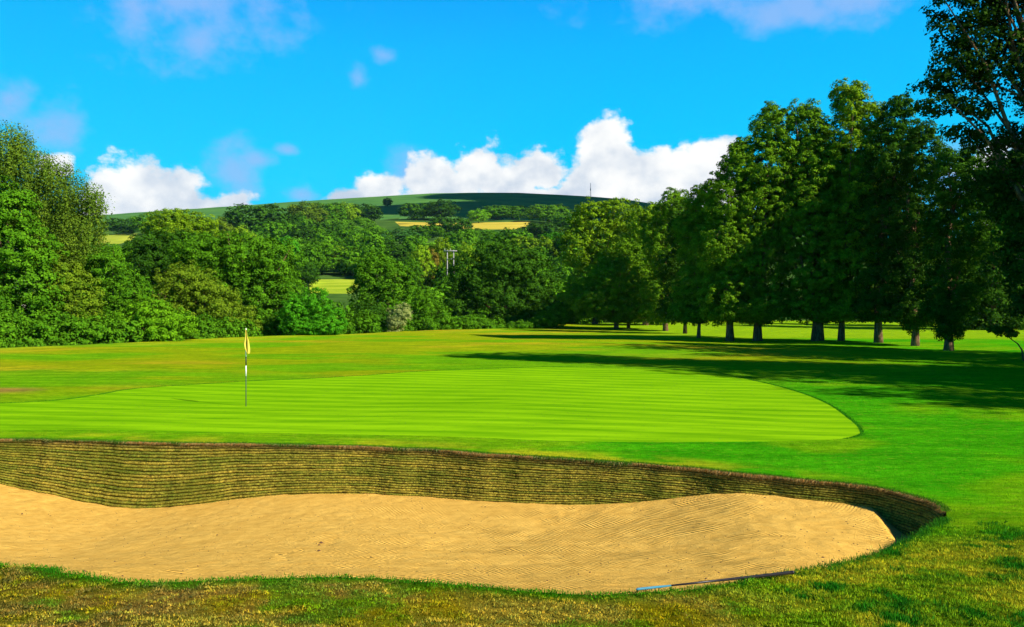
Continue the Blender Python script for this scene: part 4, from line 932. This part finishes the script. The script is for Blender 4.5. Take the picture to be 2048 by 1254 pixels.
# cloud outside the picture, high up towards the sun, whose shade lies on the hill
def cloud():
    c0 = np.array([610., 1060., 175.]); L = 800/sd.z; c = c0+np.array(sd)*L; rg = np.random.default_rng(4); VV = []; FF = []; off = 0
    import bmesh
    bm = bmesh.new(); bmesh.ops.create_icosphere(bm, subdivisions=4, radius=1); v0 = np.array([v.co[:] for v in bm.verts]); f0 = np.array([[v.index for v in f.verts] for f in bm.faces]); bm.free()
    for k in range(60):
        d = np.array([rg.uniform(-520, 900), rg.uniform(-400, 560), rg.uniform(-20, 60)]); r = rg.uniform(130, 230)
        n_ = fbm(v0[:, 0]*2.2+k*5, v0[:, 1]*2.2+v0[:, 2]*1.7, k, 4)
        VV.append(v0*np.array([r, r, r*.55])*(.75+.5*n_)[:, None]+c+d); FF.append(f0+off); off += len(v0)
    m, nt = mat('cloud_white'); n = N(nt); d = n('ShaderNodeBsdfDiffuse'); d.inputs[0].default_value = (.85, .86, .88, 1); o = n('ShaderNodeOutputMaterial'); n.link(d.outputs[0], o.inputs[0])
    ob = link('cloud', npmesh('cloud', np.vstack(VV), np.vstack(FF)), m, None, True); tag(ob, 'white cumulus cloud drifting high over the hill', 'cloud', None, 'stuff')
cloud()

# ------------------------------------------------------------------ sky
w = bpy.data.worlds.new('World'); sc.world = w; w.use_nodes = True; nt = w.node_tree; nt.nodes.clear(); n = N(nt)
sky = n('ShaderNodeTexSky', sky_type='NISHITA'); sky.sun_disc = False; sky.sun_elevation = EL; sky.sun_rotation = math.atan2(SUN_H[0], SUN_H[1]); sky.air_density = 1.; sky.dust_density = .2; sky.ozone_density = 3.
tc = n('ShaderNodeTexCoord'); sep = n('ShaderNodeSeparateXYZ'); n.link(tc.outputs['Generated'], sep.inputs[0])
hl = n.math('SQRT', n.math('ADD', n.math('MULTIPLY', sep.outputs[0], sep.outputs[0]), n.math('MULTIPLY', sep.outputs[1], sep.outputs[1])))
az = n.math('ARCTAN2', sep.outputs[0], sep.outputs[1]); el = n.math('ARCTAN2', sep.outputs[2], hl)
cr = n('ShaderNodeValToRGB'); n.link(n.math('DIVIDE', el, 1.2), cr.inputs[0])
E = cr.color_ramp.elements
TINT = [(0.0, (.02, .66, 1.)), (.13, (.0, .66, 1.05)), (.26, (.0, .50, 1.05)), (.36, (.0, .32, 1.0)), (.6, (.0, .11, .55)), (1., (.0, .05, .30))]
E[0].position = TINT[0][0]; E[0].color = (*TINT[0][1], 1); E[1].position = 1.; E[1].color = (*TINT[-1][1], 1)
for p, c in TINT[1:-1]: e = E.new(p); e.color = (*c, 1)
SKYMUL = 1.0
skyn = n.mix(.03, n.mix(1., cr.outputs[0], (SKYK := (10.5,)*3), 'MULTIPLY'), sky.outputs[0])
vec = n('ShaderNodeCombineXYZ'); n.link(az, vec.inputs[0]); n.link(n.math('MULTIPLY', el, 1.25), vec.inputs[1])
def blob(px, py, rx, ry):
    A = math.atan2(px-1024, F); B = math.atan2(HZ-py, math.hypot(F, px-1024)); rx = rx/F*math.cos(A)**2; ry = ry/F
    a = n.math('DIVIDE', n.math('SUBTRACT', az, A), rx); b = n.math('DIVIDE', n.math('SUBTRACT', el, B), ry)
    d = n.math('SQRT', n.math('ADD', n.math('MULTIPLY', a, a), n.math('MULTIPLY', b, b)))
    return n.math('SUBTRACT', 1., d)
def union(bl):
    r = blob(*bl[0])
    for b in bl[1:]: r = n.math('SMOOTH_MAX', r, blob(*b), .12)
    return r
nz = n.noise(13, 7, vec.outputs[0], .58); nzc = n.noise(34, 5, vec.outputs[0], .6); nzl = n.noise(5.5, 4, vec.outputs[0], .55, .4)
cum = union([(290, 400, 125, 82), (235, 400, 90, 75), (355, 385, 80, 55), (430, 425, 90, 40), (110, 335, 45, 26), (1090, 398, 150, 34), (765, 385, 62, 48), (860, 360, 60, 48), (965, 340, 66, 56), (1020, 370, 80, 50), (1090, 345, 52, 54), (1150, 385, 60, 40), (1215, 300, 62, 62), (1235, 360, 110, 80), (1300, 380, 130, 60), (1330, 330, 90, 56), (1410, 320, 55, 48), (1380, 400, 160, 70), (710, 400, 60, 24),
             (2020, 420, 100, 120), (900, 410, 200, 50), (2300, 300, 200, 90), (-300, 350, 260, 110)])
dn = n.math('ADD', cum, n.math('ADD', n.math('MULTIPLY', n.math('SUBTRACT', nz, .5), 2.6), n.math('MULTIPLY', n.math('SUBTRACT', nzc, .5), .8)))
am = n.ramp(dn, -.08, .32)
thin = union([(400, -5, 230, 100), (390, 80, 110, 70), (530, 20, 100, 80), (270, 10, 110, 60), (1400, -20, 260, 60), (1600, 20, 140, 50), (1700, 0, 200, 30), (110, 270, 90, 60), (20, 190, 60, 50), (765, 110, 32, 22), (715, 155, 30, 34), (470, 345, 66, 50), (515, 320, 50, 24), (575, 300, 34, 14), (600, 390, 40, 22), (1900, 380, 90, 100), (810, 350, 70, 60), (-300, 60, 200, 80), (2400, 60, 260, 100)])
dt = n.math('ADD', thin, n.math('ADD', n.math('MULTIPLY', n.math('SUBTRACT', nz, .5), 3.2), n.math('MULTIPLY', n.math('SUBTRACT', nzl, .5), 1.8)))
at_ = n.math('MULTIPLY', n.ramp(dt, -.1, 1.1), .72)
shade = n.ramp(n.math('ADD', n.math('MULTIPLY', nzl, .9), n.math('ADD', n.math('MULTIPLY', n.math('SUBTRACT', n.noise(20, 4, vec.outputs[0], .5), .5), .8), n.math('SUBTRACT', .12, n.math('MULTIPLY', el, 1.2)))), .18, .62)
CL = 10.5
ccol = n.mix(shade, (1.05*CL, 1.05*CL, 1.03*CL), (.56*CL, .66*CL, .80*CL))
c1 = n.mix(at_, skyn, (.33*CL, .53*CL, .95*CL)); c2 = n.mix(am, c1, ccol)
bg = n('ShaderNodeBackground'); n.link(c2, bg.inputs[0]); bg.inputs[1].default_value = .0515
o = n('ShaderNodeOutputWorld'); n.link(bg.outputs[0], o.inputs[0])

# ------------------------------------------------------------------ air
def haze():
    V, Fi = box((0, 800, 110), (3600, 2400, 420)); m, nt = mat('haze_air'); n = N(nt); v = n('ShaderNodeVolumePrincipled'); v.inputs['Color'].default_value = (.45, .78, 1., 1); v.inputs['Density'].default_value = HAZE
    o = n('ShaderNodeOutputMaterial'); n.link(v.outputs[0], o.inputs['Volume']); tag(link('haze', npmesh('haze', V, Fi), m), 'thin bluish air over the hillside', 'haze', None, 'stuff')
HAZE = .000024
haze()
# ------------------------------------------------------------------ camera
cam = bpy.data.cameras.new('camera'); co = bpy.data.objects.new('camera', cam); COL.objects.link(co)
co.location = (0, 0, EYE); co.rotation_euler = (math.pi/2, 0, 0); cam.sensor_width = 36; cam.lens = F/2048*36; cam.shift_y = -(627-HZ)/2048
cam.clip_start = .1; cam.clip_end = 20000
sc.camera = co
sc.view_settings.view_transform = 'Standard'; sc.view_settings.look = 'None'; sc.view_settings.exposure = .9; sc.view_settings.gamma = 1
sc.cycles.max_bounces = 5; sc.cycles.diffuse_bounces = 2; sc.cycles.transmission_bounces = 3; sc.cycles.transparent_max_bounces = 4; sc.cycles.sample_clamp_indirect = 4
